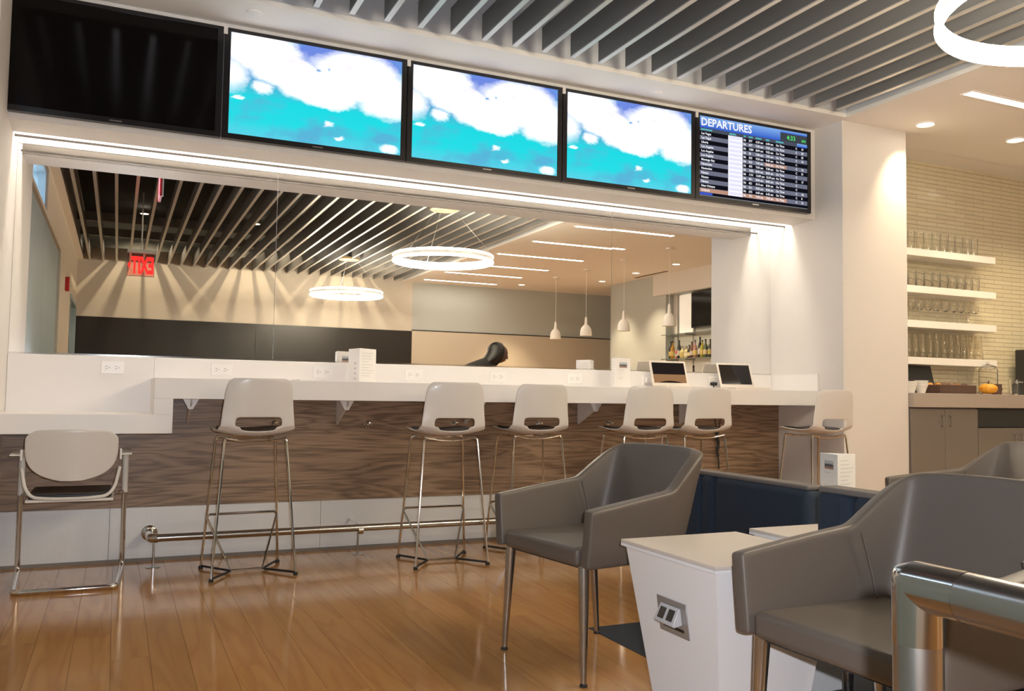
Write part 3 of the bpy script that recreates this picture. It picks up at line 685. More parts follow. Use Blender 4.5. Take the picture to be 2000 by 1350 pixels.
# ------------------------------------------------------------------ white tapered tables
def make_table(name, label, x0, x1, y0, y1, h, group='white tapered tables', plate=False):
    cx, cy = (x0+x1)/2, (y0+y1)/2
    t = thing(name, label, 'table', (cx, cy, 0), 0, group)
    wx, wy = (x1-x0)/2, (y1-y0)/2
    obj('tabletop', MB().box(-wx, wx, -wy, wy, h-.010, h), M_lamtop, t, bevel=.001)
    obj('edge_band', MB().box(-wx, wx, -wy, wy, h-.020, h-.0105), M_lam, t)
    i0, i1 = .012, .085
    obj('pedestal', MB().frustum((-wx+i1, wx-i1, -wy+i1, wy-i1), (-wx+i0, wx-i0, -wy+i0, wy-i0), .0025, h-.0205), M_lam, t)
    return t
T1 = make_table('side_table', 'white tapered side table with a steel power plate on its front', 1.495, 1.955, 1.935, 2.42, .55)
make_table('side_table', 'white tapered side table behind the power-plate table, top only in view', 2.05, 2.42, 2.235, 2.465, .55)
make_table('side_table', 'white side table beyond the blue sofa, under the picture card', 3.14, 3.46, 3.26, 3.58, .50)
# power plate on the front (-x) face of the table
pr = thing('power_plate', 'square steel plate with a tilted power socket pod on the white table', 'power socket', (0, 0, 0))
px0 = 1.5315; sl = -math.atan2(.073, .52)
pr.location = (px0-.0015, 2.180, .356); pr.rotation_euler = (0, sl, 0)
obj('face_plate', MB().box(-.003, 0, -.074, .074, -.053, .053), pbr('satin_grey_metal', (.36, .35, .34), .38, metal=.5), pr, bevel=.0008, seg=1)
pod = obj('socket_pod', MB().prism([(-.003, .034), (-.008, .037), (-.038, -.008), (-.033, -.015), (-.003, -.014)], -.048, .048, 'y'), pbr('grey_pod_plastic', (.50, .50, .52), .35), pr, bevel=.002)
for sy in (-.019, .019):
    s_ = obj('socket', MB().cbox((0, 0, 0), (.003, .028, .034)), M_black, pod)
    s_.location = (-.0238, sy*1.15, .0148); s_.rotation_euler = (0, math.atan2(.030, .045), 0)
obj('cable_slot', MB().box(-.0036, -.0030, -.052, .052, -.036, -.027), M_black, pr)

# ------------------------------------------------------------------ blue seats
def make_sofa(label, x, y0, y1, zt, seams):
    t = thing('blue_sofa', label, 'sofa', (x, (y0+y1)/2, 0), 0, 'blue upholstered seats'); o = (x, (y0+y1)/2, 0)
    obj('base', MB(o).box(x+.03, x+.62, y0, y1, .14, .30), M_blue, t, bevel=.02, seg=3)
    obj('seat', MB(o).box(x+.12, x+.66, y0+.01, y1-.01, .302, .43), M_blue, t, bevel=.035, seg=4)
    ys = [y0]+seams+[y1]
    for a, b_ in zip(ys[:-1], ys[1:]):
        bk = obj('back_panel', MB(o).box(x, x+.105, a+.004, b_-.004, .15, zt-.012), M_blue, t, bevel=.032, seg=4)
    obj('top_edge', MB(o).box(x+.012, x+.098, y0+.01, y1-.01, zt-.020, zt), M_lit_piping, t, bevel=.008, seg=3)
    for sx in (x+.07, x+.55):
        for sy in (y0+.08, y1-.08): obj('leg', MB(o).tube([(sx, sy, .145), (sx, sy, .0025)], .018, 12, r1=.012), M_steel, t)
make_sofa('navy blue sofa between the grey armchair and the brown picture-card table', 2.50, 2.66, 3.78, .664, [3.26, 3.36])
make_sofa('navy blue sofa back behind the railed grey armchair', 2.115, 1.48, 2.225, .722, [2.07])

# ------------------------------------------------------------------ steel railing in front
rl = thing('handrail', 'brushed steel tube railing with a mitred elbow post, nearest the viewer', 'railing', (.765, .655, 0)); ho = (.765, .655, 0)
HX, HY, HR, HZ = .764, .655, .0246, .8185
obj('post', MB(ho).tube([(HX, HY, 0), (HX, HY, HZ-.058)], HR, 32), M_steel, rl)
el = MB(ho)
n = 32; rad = HR+.0006
secs = [[(HX+rad*math.cos(2*PI*k/n), HY+rad*math.sin(2*PI*k/n), HZ-.058) for k in range(n)]]
def mitre(k):
    c_, s_ = rad*math.cos(2*PI*k/n), rad*math.sin(2*PI*k/n); return (HX+c_, HY+s_, HZ+s_)
def outer(k):   # rounded outer shoulder of the elbow
    c_, s_ = rad*math.cos(2*PI*k/n), rad*math.sin(2*PI*k/n)
    q = max(0, s_)/rad; return (HX+c_, HY+s_-.006*q*q, HZ+s_-.006*q*q)
secs.append([(HX+rad*math.cos(2*PI*k/n), HY+rad*math.sin(2*PI*k/n), min(HZ-.001, HZ+rad*math.sin(2*PI*k/n)-.012)) if math.sin(2*PI*k/n) > .3 else mitre(k) for k in range(n)])
secs.append([outer(k) for k in range(n)])
secs.append([(HX+rad*math.cos(2*PI*k/n), min(HY+.001, HY+rad*math.sin(2*PI*k/n)-.012), HZ+rad*math.sin(2*PI*k/n)) if math.sin(2*PI*k/n) > .3 else mitre(k) for k in range(n)])
secs.append([(HX+rad*math.cos(2*PI*k/n), HY-.058, HZ+rad*math.sin(2*PI*k/n)) for k in range(n)])
vsx = [p for s_ in secs for p in s_]
el.add(vsx, [(i*n+k, i*n+(k+1) % n, (i+1)*n+(k+1) % n, (i+1)*n+k) for i in range(4) for k in range(n)])
obj('elbow', el, pbr('polished_stainless', (.60, .59, .58), .14, metal=1, var=.02), rl, smooth=50)
obj('weld_ring', MB(ho).tube([(HX+(HR-.001)*math.cos(2*PI*k/36), HY+(HR-.001)*math.sin(2*PI*k/36), HZ-.058) for k in range(36)], .0012, 6, True), M_chrome, rl)
obj('weld_ring', MB(ho).tube([(HX+(HR-.001)*math.cos(2*PI*k/36), HY-.058, HZ+(HR-.001)*math.sin(2*PI*k/36)) for k in range(36)], .0012, 6, True), M_chrome, rl)
obj('rail', MB(ho).tube([(HX, HY-.058, HZ), (HX, -1.9, HZ)], HR, 32), M_steel, rl)
obj('post', MB(ho).tube([(HX, -1.85, 0), (HX, -1.85, HZ-.02)], HR-.001, 32), M_steel, rl)
for yy in (HY, -1.85): obj('floor_flange', MB(ho).lathe([(.055, 0), (.055, .005), (.03, .009)], (HX, yy, 0), 28), M_steel, rl)

# ------------------------------------------------------------------ things on the white counter
ZT = 1.0703
def laptop(x, y, rz, label, scr):
    t = thing('laptop', label, 'laptop', (x, y, ZT), rz, 'open laptops')
    obj('base', MB().box(-.155, .155, -.215, 0, .002, .016), M_alu, t, bevel=.002)
    obj('keyboard', MB().box(-.135, .135, -.125, -.015, .0161, .0175), M_black, t)
    obj('trackpad', MB().box(-.05, .05, -.20, -.135, .0161, .0168), M_ink, t)
    a = math.radians(20); d = Vector((0, math.sin(a), math.cos(a)))
    lid = obj('lid', MB().box(-.155, .155, 0, .006, 0, .205), M_alu, t, bevel=.002, loc=(0, -.004, .018)); lid.rotation_euler = (-a, 0, 0)
    obj('screen', MB().box(-.138, .138, -.0012, -.0002, .026, .190), scr, lid)
    for sx in (-.14, .14): obj('foot', MB().cbox((sx, -.19, .001), (.02, .01, .002)).cbox((sx, -.02, .001), (.02, .01, .002)), M_rubber, t)
    return t
def lap_scr():
    m, nt, b = base('brown_laptop_picture')
    g = nd(nt, 'ShaderNodeSeparateXYZ', {0: nd(nt, 'ShaderNodeTexCoord').outputs['Generated']})
    v = math_(nt, 'ADD', g.outputs[2], math_(nt, 'MULTIPLY', math_(nt, 'POWER', math_(nt, 'ABSOLUTE', math_(nt, 'SUBTRACT', g.outputs[0], .5)), 2.0), -.0))
    hill = math_(nt, 'SUBTRACT', .10, math_(nt, 'MULTIPLY', math_(nt, 'POWER', math_(nt, 'ABSOLUTE', math_(nt, 'SUBTRACT', g.outputs[0], .5)), 2.0), .7))
    c = ramp(nt, v, [(0, (.34, .17, .08)), (.40, (.34, .18, .085)), (.43, (.02, .014, .012))])
    c = mix(nt, math_(nt, 'LESS_THAN', v, hill), c, (.03, .018, .014))
    em = nd(nt, 'ShaderNodeEmission', {'Color': c, 'Strength': 1.0*E_SCR}); out = [n for n in nt.nodes if n.type == 'OUTPUT_MATERIAL'][0]; nt.links.new(em.outputs[0], out.inputs[0]); return m
laptop(3.83, 5.50, math.radians(-6), 'open silver laptop with a brown picture on its screen', lap_scr())
laptop(4.46, 5.50, math.radians(-6), 'open silver laptop with a dark reflecting screen, nearest the column', M_lapscreen)
wc = thing('webcam', 'small black webcam on a stalk between the two laptops', 'webcam', (4.15, 5.40, ZT))
obj('body', MB().lathe([(.004, -.028), (.014, -.025), (.016, 0), (.014, .025), (.004, .028)], (0, 0, .040), 16, 'x'), M_black, wc)
obj('stand', MB().tube([(0, 0, .003), (0, 0, .03)], .004, 8).lathe([(.016, 0), (.016, .004)], n=16), M_black, wc)
pa = thing('power_brick', 'small white power adapter plugged in behind the brown-screened laptop', 'adapter', (3.70, 5.626, 1.132))
obj('body', MB().box(-.025, .025, -.03, .005, -.02, .02), M_white, pa, bevel=.004); obj('cord', MB().tube(fillet([(0, -.03, 0), (0, -.05, -.01), (.02, -.06, -.058), (.06, -.07, -.0595)], .02), .002, 6), M_white, pa)
# printed picture: small landscape in grey tones
def picture():
    m, nt, b = base('printed_picture')
    co = nd(nt, 'ShaderNodeTexCoord').outputs['Generated']; g = nd(nt, 'ShaderNodeSeparateXYZ', {0: co})
    nz = nd(nt, 'ShaderNodeTexNoise', {'Vector': co, 'Scale': 3.0, 'Detail': 4.0})
    v = math_(nt, 'ADD', g.outputs[2], math_(nt, 'MULTIPLY', math_(nt, 'SUBTRACT', nz.outputs[0], .5), .5))
    nt.links.new(ramp(nt, v, [(0, (.45, .22, .15)), (.25, (.35, .25, .22)), (.35, (.06, .07, .08)), (.55, (.15, .17, .19)), (.62, (.48, .52, .55)), (1, (.55, .58, .60))]), b.inputs['Base Color']); return m
M_pic = picture()
def card(x, y, z, rz, label, w, h, faces, group='folded table cards'):
    # three-sided folded card standing upright; faces: list of what is printed on each side
    t = thing('table_card', label, 'table card', (x, y, z), rz, group)
    R_ = w/math.sqrt(3); P = [(R_*math.cos(math.radians(a)), R_*math.sin(math.radians(a))) for a in (-90, 30, 150)]
    sh = MB()
    for i in range(3):
        a, b_ = P[i], P[(i+1) % 3]; sh.prism([a, b_, (b_[0]*.985, b_[1]*.985), (a[0]*.985, a[1]*.985)], 0, h, 'z')
    obj('folded_card', sh, M_paper, t)
    for i, kind in enumerate(faces):
        a, b_ = Vector((*P[i], 0)), Vector((*P[(i+1) % 3], 0)); ex = (b_-a).normalized(); nn = Vector((ex.y, -ex.x, 0))
        def patch(u0, u1, z0, z1, e=.0006): return [a+ex*(w*u)+nn*e+Vector((0, 0, zz)) for u, zz in ((u0, z0), (u1, z0), (u1, z1), (u0, z1))]
        if kind == 'photo':
            c0 = (a+ex*(w*.52)+nn*.0006); ph = obj('printed_photo', MB().box(-w*.25, w*.25, -.0003, .0003, -h*.095, h*.095), M_pic, t); ph.location = c0+Vector((0, 0, h*.76)); ph.rotation_euler = (0, 0, math.atan2(ex.y, ex.x))
            lines = MB(); [lines.quad(*patch(.25, u1, h*zz, h*zz+.0022)) for u1, zz in ((.6, .58), (.5, .30))]
            obj('print_lines', lines, M_ink, t, smooth=0)
        elif kind == 'menu':
            lines = MB()
            for q in range(9): lines.quad(*patch(.15, random.uniform(.55, .9), h*(.86-.085*q), h*(.86-.085*q)+.0022))
            obj('print_lines', lines, M_ink, t, smooth=0)
        elif kind == 'icons':
            lines = MB()
            for q in range(4): lines.quad(*patch(.55, .72, h*(.08+.15*q), h*(.08+.15*q)+.012))
            obj('print_icons', lines, M_dark if False else M_ink, t, smooth=0)
    return t
card(1.41, 5.42, ZT, math.radians(-21), 'white folded card with a menu list, between first and second stool', .175, .212, ['menu', 'photo', 'icons'])
card(3.32, 5.42, ZT, math.radians(-50), 'white folded card with a picture near the top, left of the laptops', .145, .212, ['photo', 'menu', 'menu'])
card(3.36, 3.36, .5003, math.radians(-45), 'white folded picture card standing beyond the blue sofa', .170, .230, ['menu', 'menu', 'photo'])
mg = thing('magazine', 'thin magazine lying on the counter right of the first stool', 'magazine', (1.05, 5.28, ZT), math.radians(4))
obj('pages', MB().box(-.075, .075, -.10, .10, 0, .005), M_paper, mg); obj('cover', MB().box(-.077, .077, -.102, .102, .0051, .0062), M_ink, mg)
# cable hanging from the counter
cb = thing('hanging_cable', 'black power cord bundle hanging under the counter behind the fifth stool', 'cable', (4.29, 5.53, .95))
obj('cord', MB().tube(fillet([(-.02, 0, 0), (-.03, 0, -.12), (.0, 0, -.22), (.03, 0, -.10), (.01, .0, -.02)], .05, 6), .004, 8), M_rubber, cb)
obj('bundle', MB().tube(fillet([(.005, .005, -.20), (-.008, .0, -.26), (.012, 0, -.32), (-.006, 0, -.38), (.01, 0, -.43), (.012, 0, -.50)], .03), .011, 10, r1=.005).tube(fillet([(-.01, .01, -.22), (.018, .0, -.29), (-.012, 0, -.35), (.01, 0, -.40)], .03), .008, 8), M_rubber, cb)

# ------------------------------------------------------------------ tiled wall, shelves, glasses, back counter
wt = [o for o in bpy.data.objects if o.name == 'wall_tiled'][0]
tl, th = .245, .0385
tms = []
for q in range(3):
    me = MB().box(-tl/2+.0012, tl/2-.0012, -.009-.0003*q, .0, -th/2+.0014, th/2-.0014).mesh('wall_tile', 0); me.materials.append(pbr('cream_glazed_tile_%s' % 'abc'[q], [(.68, .61, .43), (.65, .58, .41), (.70, .63, .45)][q], .18, coat=.2, var=.05)); tms.append(me)
cells = []
r = 0; z = 1.09
while z < ZC-.01:
    x = XC2-.1+(tl/2 if r % 2 else 0)
    while x < XR-.02:
        cells.append((x, z+th/2)); x += tl
    z += th; r += 1
vis = [c_ for c_ in cells if 5.72 < c_[0] < 7.62 and c_[1] < 2.95]; vis.sort(key=lambda c_: abs(c_[0]-6.7)+abs(c_[1]-1.9)*.6); vis = vis[:300]; vset = set(vis)
rest = MB()
for c_ in cells:
    x0, x1 = max(c_[0]-tl/2, XC2+.002), min(c_[0]+tl/2, XR-.002)
    if c_ in vset: obj('wall_tile', random.choice(tms), None, wt, loc=(c_[0], 5.425, c_[1]))
    elif x1-x0 > .02: rest.box(x0+.0012, x1-.0012, 5.415, 5.425, c_[1]-th/2+.0014, c_[1]+th/2-.0014)
o = obj('wall_tiles', rest, pbr('cream_glazed_tile_rest', (.68, .61, .43), .18, coat=.2, var=.05), wt, smooth=0); o['kind'] = 'stuff'

shelf_z = [2.288, 1.974, 1.680, 1.370]
names = ['top', 'second', 'third', 'lowest']
for zt, nm in zip(shelf_z, names):
    tag(obj('wall_shelf', MB((6.3, 5.3, zt)).box(5.64, 7.075, 5.20, 5.413, zt-.060, zt), M_white, loc=(6.3, 5.3, zt), bevel=.002), 'thick white floating shelf on the tiled wall, %s of four' % nm, 'shelf', 'shelves on the tiled wall')
def glass_mesh(prof_out, prof_in, n=20):
    return MB().lathe(prof_out+prof_in[::-1], n=n).mesh('bowl')
gl_t = MB().lathe([(.026, 0), (.028, .002), (.035, .165), (.0335, .165), (.0265, .012), (.001, .010)], n=20).mesh('tumbler_glass'); gl_t.materials.append(M_glass)
gl_s = MB().lathe([(.030, 0), (.031, .002), (.037, .135), (.0355, .135), (.0295, .010), (.001, .008)], n=20).mesh('tumbler_glass'); gl_s.materials.append(M_glass)
wbowl = MB().lathe([(.004, .095), (.022, .105), (.034, .130), (.036, .160), (.031, .195), (.0298, .195), (.0345, .160), (.032, .132), (.021, .108), (.001, .100)], n=20).mesh('bowl'); wbowl.materials.append(M_glass)
wstem = MB().lathe([(.031, 0), (.031, .002), (.006, .006), (.0036, .02), (.0036, .085), (.0045, .0955)], n=16).mesh('stem'); wstem.materials.append(M_glass)
frost = glass('pale_amber_glass', (1.0, .975, .92), .08)
fl_b = MB().lathe([(.036, 0), (.037, .003), (.036, .07), (.030, .10), (.028, .105), (.028, .16), (.030, .215), (.0285, .215), (.0265, .16), (.0265, .107), (.0285, .098), (.0345, .068), (.0345, .006), (.001, .005)], n=20).mesh('bowl'); fl_b.materials.append(frost)
for si, zt in enumerate(shelf_z):
    nn, x0, dx = [(10, 6.03, .0975), (10, 6.03, .0975), (10, 6.03, .0975), (12, 5.99, .0855)][si]
    for i in range(nn):
        x = x0+dx*i+random.uniform(-.006, .006); y = 5.275+random.uniform(-.01, .01)
        if si in (0, 1):
            o = obj('drinking_glass', gl_t if si == 0 else gl_s, None, loc=(x, y, zt+.0005))
            tag(o, 'clear tall tumbler in the row on the %s white shelf' % names[si], 'glass', 'tumblers on the %s shelf' % names[si])
        elif si == 2:
            t = thing('wine_glass', 'clear stemmed wine glass in the row on the third white shelf', 'glass', (x, y, zt+.0005), 0, 'wine glasses on the third shelf'); obj('bowl', wbowl, None, t); obj('stem', wstem, None, t)
        else:
            tag(obj('pilsner_glass', fl_b, None, loc=(x, y, zt+.0005)), 'pale waisted glass in the row on the lowest white shelf', 'glass', 'waisted glasses on the lowest shelf')

bc = thing('back_counter', 'grey brown worktop along the tiled wall', 'counter', (7.1, 5.1, .95))
obj('worktop', MB((7.1, 5.1, .95)).box(XC2+.002, XR-.002, 4.82, 5.412, .955, 1.066), M_cabtop, bc, bevel=.002)
obj('upstand', MB((7.1, 5.1, .95)).box(XC2+.002, XR-.002, 5.395, 5.413, 1.0665, 1.09), M_cabtop, bc)
def cabinet(x0, x1, label, niche):
    t = thing('base_cabinet', label, 'cabinet', ((x0+x1)/2, 5.1, 0), 0, 'taupe cabinets under the back counter'); o = ((x0+x1)/2, 5.1, 0); xm = (x0+x1)/2
    obj('carcass', MB(o).box(x0+.002, x1-.002, 4.872, 5.42, .09, .952), M_cabinet if not niche else M_dark, t)
    obj('plinth', MB(o).box(x0+.002, x1-.002, 4.91, 5.40, 0, .089), M_dark, t)
    zt = .945 if not niche else .79
    for a, b_, hx in ((x0+.003, xm-.002, xm-.045), (xm+.002, x1-.003, xm+.045)):
        d = obj('door', MB(o).box(a, b_, 4.850, 4.870, .10, zt), M_cabinet, t, bevel=.0015)
        obj('handle', MB(o).tube([(hx, 4.852, zt-.055), (hx, 4.828, zt-.06), (hx, 4.828, zt-.135), (hx, 4.852, zt-.14)], .005, 8), M_steel, d)
    if niche: obj('niche_shade_front', MB(o).box(x0+.003, x1-.003, 4.862, 4.871, .80, .945), M_dark, t)  # closed dark front stands for the shade inside an open niche
cabinet(XC2+.003, 6.36, 'taupe two-door cabinet beside the white column', False)
cabinet(6.362, 7.30, 'taupe cabinet with a dark band for its shaded open niche, past the column cabinet', True)
cabinet(7.302, 8.58, 'taupe cabinet at the far right end of the back counter', True)
ZB_ = 1.0665
for i, (dx, n_) in enumerate(((5.70, 5), (5.86, 6))):
    t = thing('cup_stack', ['stack of white paper cups hidden against the column', 'stack of white paper cups beside the white column'][i], 'cup stack', (5.775 if i == 0 else 5.895, 5.00, ZB_), 0, 'paper cup stacks')
    for k in range(n_-1): obj('paper_cup', MB().lathe([(.030, .0), (.050, .060), (.054, .063), (.054, .066), (.048, .063), (.029, .004)], (.003*(k % 2), 0, .009*k), 20), M_paper, t)
t = thing('menu_board', 'dark slate menu board leaning under the lowest shelf', 'sign board', (6.17, 5.22, ZB_+.003))
bd_ = obj('slate', MB().box(-.20, .16, -.006, .006, 0, .24), M_dark, t); bd_.rotation_euler = (math.radians(-14), 0, 0); obj('rest', MB().prism([(.01, 0), (.12, 0), (.065, .18)], -.006, .006, 'x'), M_dark, t)
t = thing('snack_basket', 'dark brown woven basket of wrapped snacks on the back counter', 'basket', (6.19, 5.0, ZB_))
bk = MB().box(-.21, .21, -.11, .11, 0, .008).box(-.21, -.20, -.11, .11, .008, .07).box(.20, .21, -.11, .11, .008, .07).box(-.20, .20, -.11, -.10, .008, .07).box(-.20, .20, .10, .11, .008, .07)
obj('basket', bk, M_basket, t, bevel=.003)
for i in range(10):
    x, y = -.15+.075*(i % 5), -.04+.08*(i//5)
    col = [(.65, .28, .05), (.18, .09, .06), (.22, .12, .08), (.30, .14, .05), (.14, .08, .07)][i % 5]
    o = tag(obj('snack_packet', MB().lathe([(.004, -.032), (.022, -.022), (.026, 0), (.022, .022), (.004, .032)], (0, 0, 0), 10, 'x'), pbr('snack_wrapper', col, .35, var=.2), loc=(6.19+x, 5.0+y, ZB_+.062)), '%s wrapped snack in the %s row of the brown basket' % (['orange', 'dark brown', 'brown', 'amber', 'purplish brown'][i % 5], ['front', 'back'][i//5]), 'snack', 'wrapped snacks in the basket')
    o.rotation_euler = (random.uniform(-.4, .4), random.uniform(-.3, .3), random.uniform(0, 3))
t = thing('pumpkin', 'small orange pumpkin on the back counter', 'pumpkin', (6.66, 4.98, ZB_))
pm = MB(); nu, nv = 40, 14; vsx = []
for j in range(nv+1):
    a = PI*j/nv
    for i in range(nu):
        ph = 2*PI*i/nu; rr = .074*math.sin(a)*(1-.09*abs(math.sin(4*ph))**.7*0-.07*(1-abs(math.cos(5*ph))))
        zz = .048-.047*math.cos(a)*(1-.18*(1-math.sin(a))**2); vsx.append((rr*math.cos(ph), rr*math.sin(ph), zz))
pm.add(vsx, [(j*nu+i, j*nu+(i+1) % nu, (j+1)*nu+(i+1) % nu, (j+1)*nu+i) for j in range(nv) for i in range(nu)])
obj('body', pm, M_pumpkin, t, smooth=180); obj('stem', MB().tube([(0, 0, .08), (.004, 0, .10), (.012, .003, .115)], .008, 8, r1=.005), M_basket, t)
t = thing('glass_jar', 'tall clear glass jar behind the orange pumpkin', 'jar', (6.93, 5.18, ZB_))
obj('body', MB().lathe([(.072, 0), (.075, .01), (.075, .22), (.062, .235), (.060, .235), (.072, .218), (.072, .012), (.001, .010)], n=28).mesh('body'), M_glass, t); obj('lid', MB().lathe([(.066, .236), (.068, .245), (.03, .262), (.012, .268), (.014, .28), (.008, .288)], n=24), M_glass, t)
t = thing('brown_mug', 'brown mug right of the orange pumpkin', 'mug', (6.82, 5.02, ZB_))
obj('body', MB().lathe([(.034, 0), (.038, .004), (.040, .09), (.037, .09), (.034, .008), (.001, .008)], n=24), M_basket, t); obj('handle', MB().tube(arc((.04, 0, .047), .024, -80, 80, 8), .005, 8), M_basket, t)
tag(obj('small_glass', gl_s, None, loc=(6.98, 4.98, ZB_)), 'small clear glass on the counter right of the brown mug', 'glass')
t = thing('dark_canister', 'dark round canister at the right picture edge of the counter', 'canister', (7.14, 5.06, ZB_)); obj('body', MB().lathe([(.045, 0), (.046, .10), (.040, .105)], n=24), M_dark, t); obj('lid', MB().lathe([(.047, .1055), (.047, .118), (.012, .122), (.010, .132)], n=24), M_steel, t)
t = thing('coffee_machine', 'dark coffee machine at the right picture edge under the tiles', 'coffee machine', (7.72, 5.15, ZB_))
obj('body', MB().box(-.20, .20, -.05, .20, 0, .42).box(-.20, .20, -.22, -.05, .30, .42), M_dark, t, bevel=.01); obj('drip_tray', MB().box(-.18, .18, -.22, -.05, 0, .03), M_steel, t); obj('spout', MB().lathe([(.02, .24), (.025, .30)], (0, -.13, 0), 16), M_steel, t)

# ------------------------------------------------------------------ bar on the right wall, seen in the mirror
t = thing('bar_cabinet', 'white bar counter below the bottle shelves on the right wall', 'cabinet', (8.82, .3, 0)); o_ = (8.82, .3, 0)
obj('carcass', MB(o_).box(8.32, 8.755, -1.19, 1.79, 0, 1.04), M_wall, t); obj('worktop', MB(o_).box(8.30, 8.758, -1.195, 1.795, 1.041, 1.08), M_white, t, bevel=.003)
for zt, nm in ((1.635, 'lower'), (2.05, 'upper')):
    t = thing('bar_shelf', '%s green glass shelf of the bar in the mirror' % nm, 'shelf', (8.80, .3, zt), 0, 'glass shelves of the bar')
    obj('glass_plate', MB((8.8, .3, zt)).box(8.50, 8.755, -1.19, 1.79, zt-.012, zt), M_shelfglass, t)
    for yy in (-1.05, -.55, .15, .85, 1.5): obj('bracket', MB((8.8, .3, zt)).box(8.54, 8.745, yy-.008, yy+.008, zt-.03, zt-.0125), M_steel, t)
pole = 0
for yy in (-1.05, -.62, .02, .85, 1.5):
    tag(obj('shelf_upright', MB((8.75, yy, 1.08)).box(8.746, 8.7595, yy-.008, yy+.008, 1.081, 2.74), M_steel, loc=(8.75, yy, 1.08)), 'thin steel upright of the bar shelves, '+{-1.05: 'at the niche left edge', -.62: 'left of the dark television', .02: 'behind the dark television', .85: 'past the dark television', 1.5: 'at the far niche end'}[yy], 'upright', 'uprights of the bar shelves')
t = thing('bar_television', 'switched-off dark television above the bottles in the mirror', 'television', (8.66, .1, 2.15)); o_ = (8.66, .1, 2.15)
obj('housing', MB(o_).box(8.66, 8.70, -.55, .75, 2.14, 2.735), M_black, t); obj('screen', MB(o_).box(8.657, 8.6599, -.53, .73, 2.16, 2.715), M_offscreen, t); obj('wall_arm', MB(o_).box(8.70, 8.759, .05, .15, 2.38, 2.48), M_steel, t)
lp = thing('light_panel', 'pale backlit panel beside the bar television', 'light panel', (8.9, -.78, 2.05)); obj('diffuser', MB((8.9, -.78, 2.05)).box(8.73, 8.74, -.98, -.59, 2.08, 2.73), emit('panel_glow', (1, .9, .72), .22), lp); obj('frame', MB((8.9, -.78, 2.05)).box(8.725, 8.758, -1.01, -.982, 2.07, 2.74).box(8.725, 8.758, -.588, -.56, 2.07, 2.74), M_steel, lp)
bot = [(-1.05, .30, (.02, .02, .02), 'black'), (-.96, .30, (.35, .18, .02), 'amber-labelled'), (-.87, .20, (.40, .02, .03), 'red'), (-.77, .31, (.02, .025, .02), 'dark cream-labelled'), (-.69, .20, (.45, .40, .20), 'squat yellow-labelled'), (-.60, .20, (.50, .42, .22), 'pale yellow'),
       (-.50, .22, (.05, .05, .05), 'short dark'), (-.42, .27, (.12, .05, .03), 'brown'), (-.33, .29, (.30, .16, .14), 'rosy'), (-.24, .34, (.03, .02, .02), 'tallest black'), (-.14, .28, (.30, .26, .03), 'olive'), (-.05, .29, (.06, .09, .05), 'green'), (.03, .29, (.05, .06, .05), 'slim green'), (.14, .36, (.45, .20, .05), 'tall whisky-coloured')]
for i, (y, h, colr, nm) in enumerate(bot):
    t = thing('liquor_bottle', '%s bottle on the lower glass bar shelf, in the mirror' % nm, 'bottle', (8.60+random.uniform(-.03, .03), y, 1.6355), 0, 'bottles on the lower bar shelf')
    r = .036 if h > .21 else .042
    obj('body', MB().lathe([(r*.95, 0), (r, .006), (r, h*.55), (r*.85, h*.64), (.014, h*.76), (.0135, h*.93)], n=18), pbr('bottle_%s' % nm.replace(' ', '_').replace('-', '_'), colr, .12, coat=.4, var=.05), t)
    obj('label', MB().lathe([(r+.0006, h*.16), (r+.0006, h*.42)], n=18), pbr('bottle_label', random.choice([(.6, .5, .3), (.65, .6, .5), (.5, .38, .12), (.45, .42, .38)]), .5), t); obj('cap', MB().lathe([(.0155, h*.932), (.0155, h*.998), (.012, h)], n=14), M_black, t)
t = thing('liquor_bottle', 'single dark bottle on the bar worktop below the shelf', 'bottle', (8.64, -.45, 1.0805)); obj('body', MB().lathe([(.036, 0), (.038, .006), (.038, .24), (.030, .29), (.014, .35), (.0135, .40)], n=18), M_dark, t); obj('label', MB().lathe([(.0386, .08), (.0386, .18)], n=18), M_paper, t); obj('cap', MB().lathe([(.0155, .401), (.0155, .43)], n=14), M_black, t)
tag(obj('air_diffuser', MB().box(8.40, 8.44, -1.9, -.9, ZC-.006, ZC), M_dark), 'long dark slot air diffuser in the ceiling before the bar', 'air vent')

# ------------------------------------------------------------------ exit signs (seen in the mirror)
t = thing('exit_sign', 'lit red EXIT sign with arrow hanging under the baffles, seen in the mirror', 'exit sign', (.21, 0, 2.36), 0, 'exit signs')
obj('canopy', MB().box(-.155, .155, -.035, .035, .275, .315), M_plastic2, t, bevel=.004); obj('stem', MB().tube([(0, 0, .31), (0, 0, 1.02)], .008, 10), M_plastic2, t)
obj('panel', MB().box(-.15, .15, -.004, .004, 0, .274), glass('clear_acrylic', (1, .45, .42), .02), t); obj('edge_frame', MB().box(-.152, -.149, -.006, .006, 0, .274).box(.149, .152, -.006, .006, 0, .274).box(-.152, .152, -.006, .006, -.004, .001), M_steel, t)
tx = text('lettering', 'EXIT', .27, M_red, t, (.018, .007, .040), (PI/2, 0, PI), 1, .002, 'CENTER', .012); tx.scale = (.45, 1, 1)
obj('arrow', MB().prism([(-.118, .175), (-.118, .085), (-.150, .13)], .005, .008, 'y'), M_red, t)
t = thing('exit_sign', 'second exit sign seen edge-on as a red sliver at the mirror top', 'exit sign', (.305, 2.6, 2.79), 0, 'exit signs')
obj('panel', MB().box(-.010, .010, -.15, .15, 0, .24), M_redpaint, t); obj('red_glow_face', MB().box(-.0125, -.0102, -.148, .148, .005, .235), emit('red_face', (1, .03, .06), 1.4), t); obj('canopy', MB().box(-.02, .02, -.155, .155, .241, .275), M_plastic2, t); obj('stem', MB().tube([(0, 0, .27), (0, 0, .33)], .008, 10), M_plastic2, t)
obj('end_cap', MB().box(.0102, .022, .12, .155, 0, .24), M_plastic2, t)
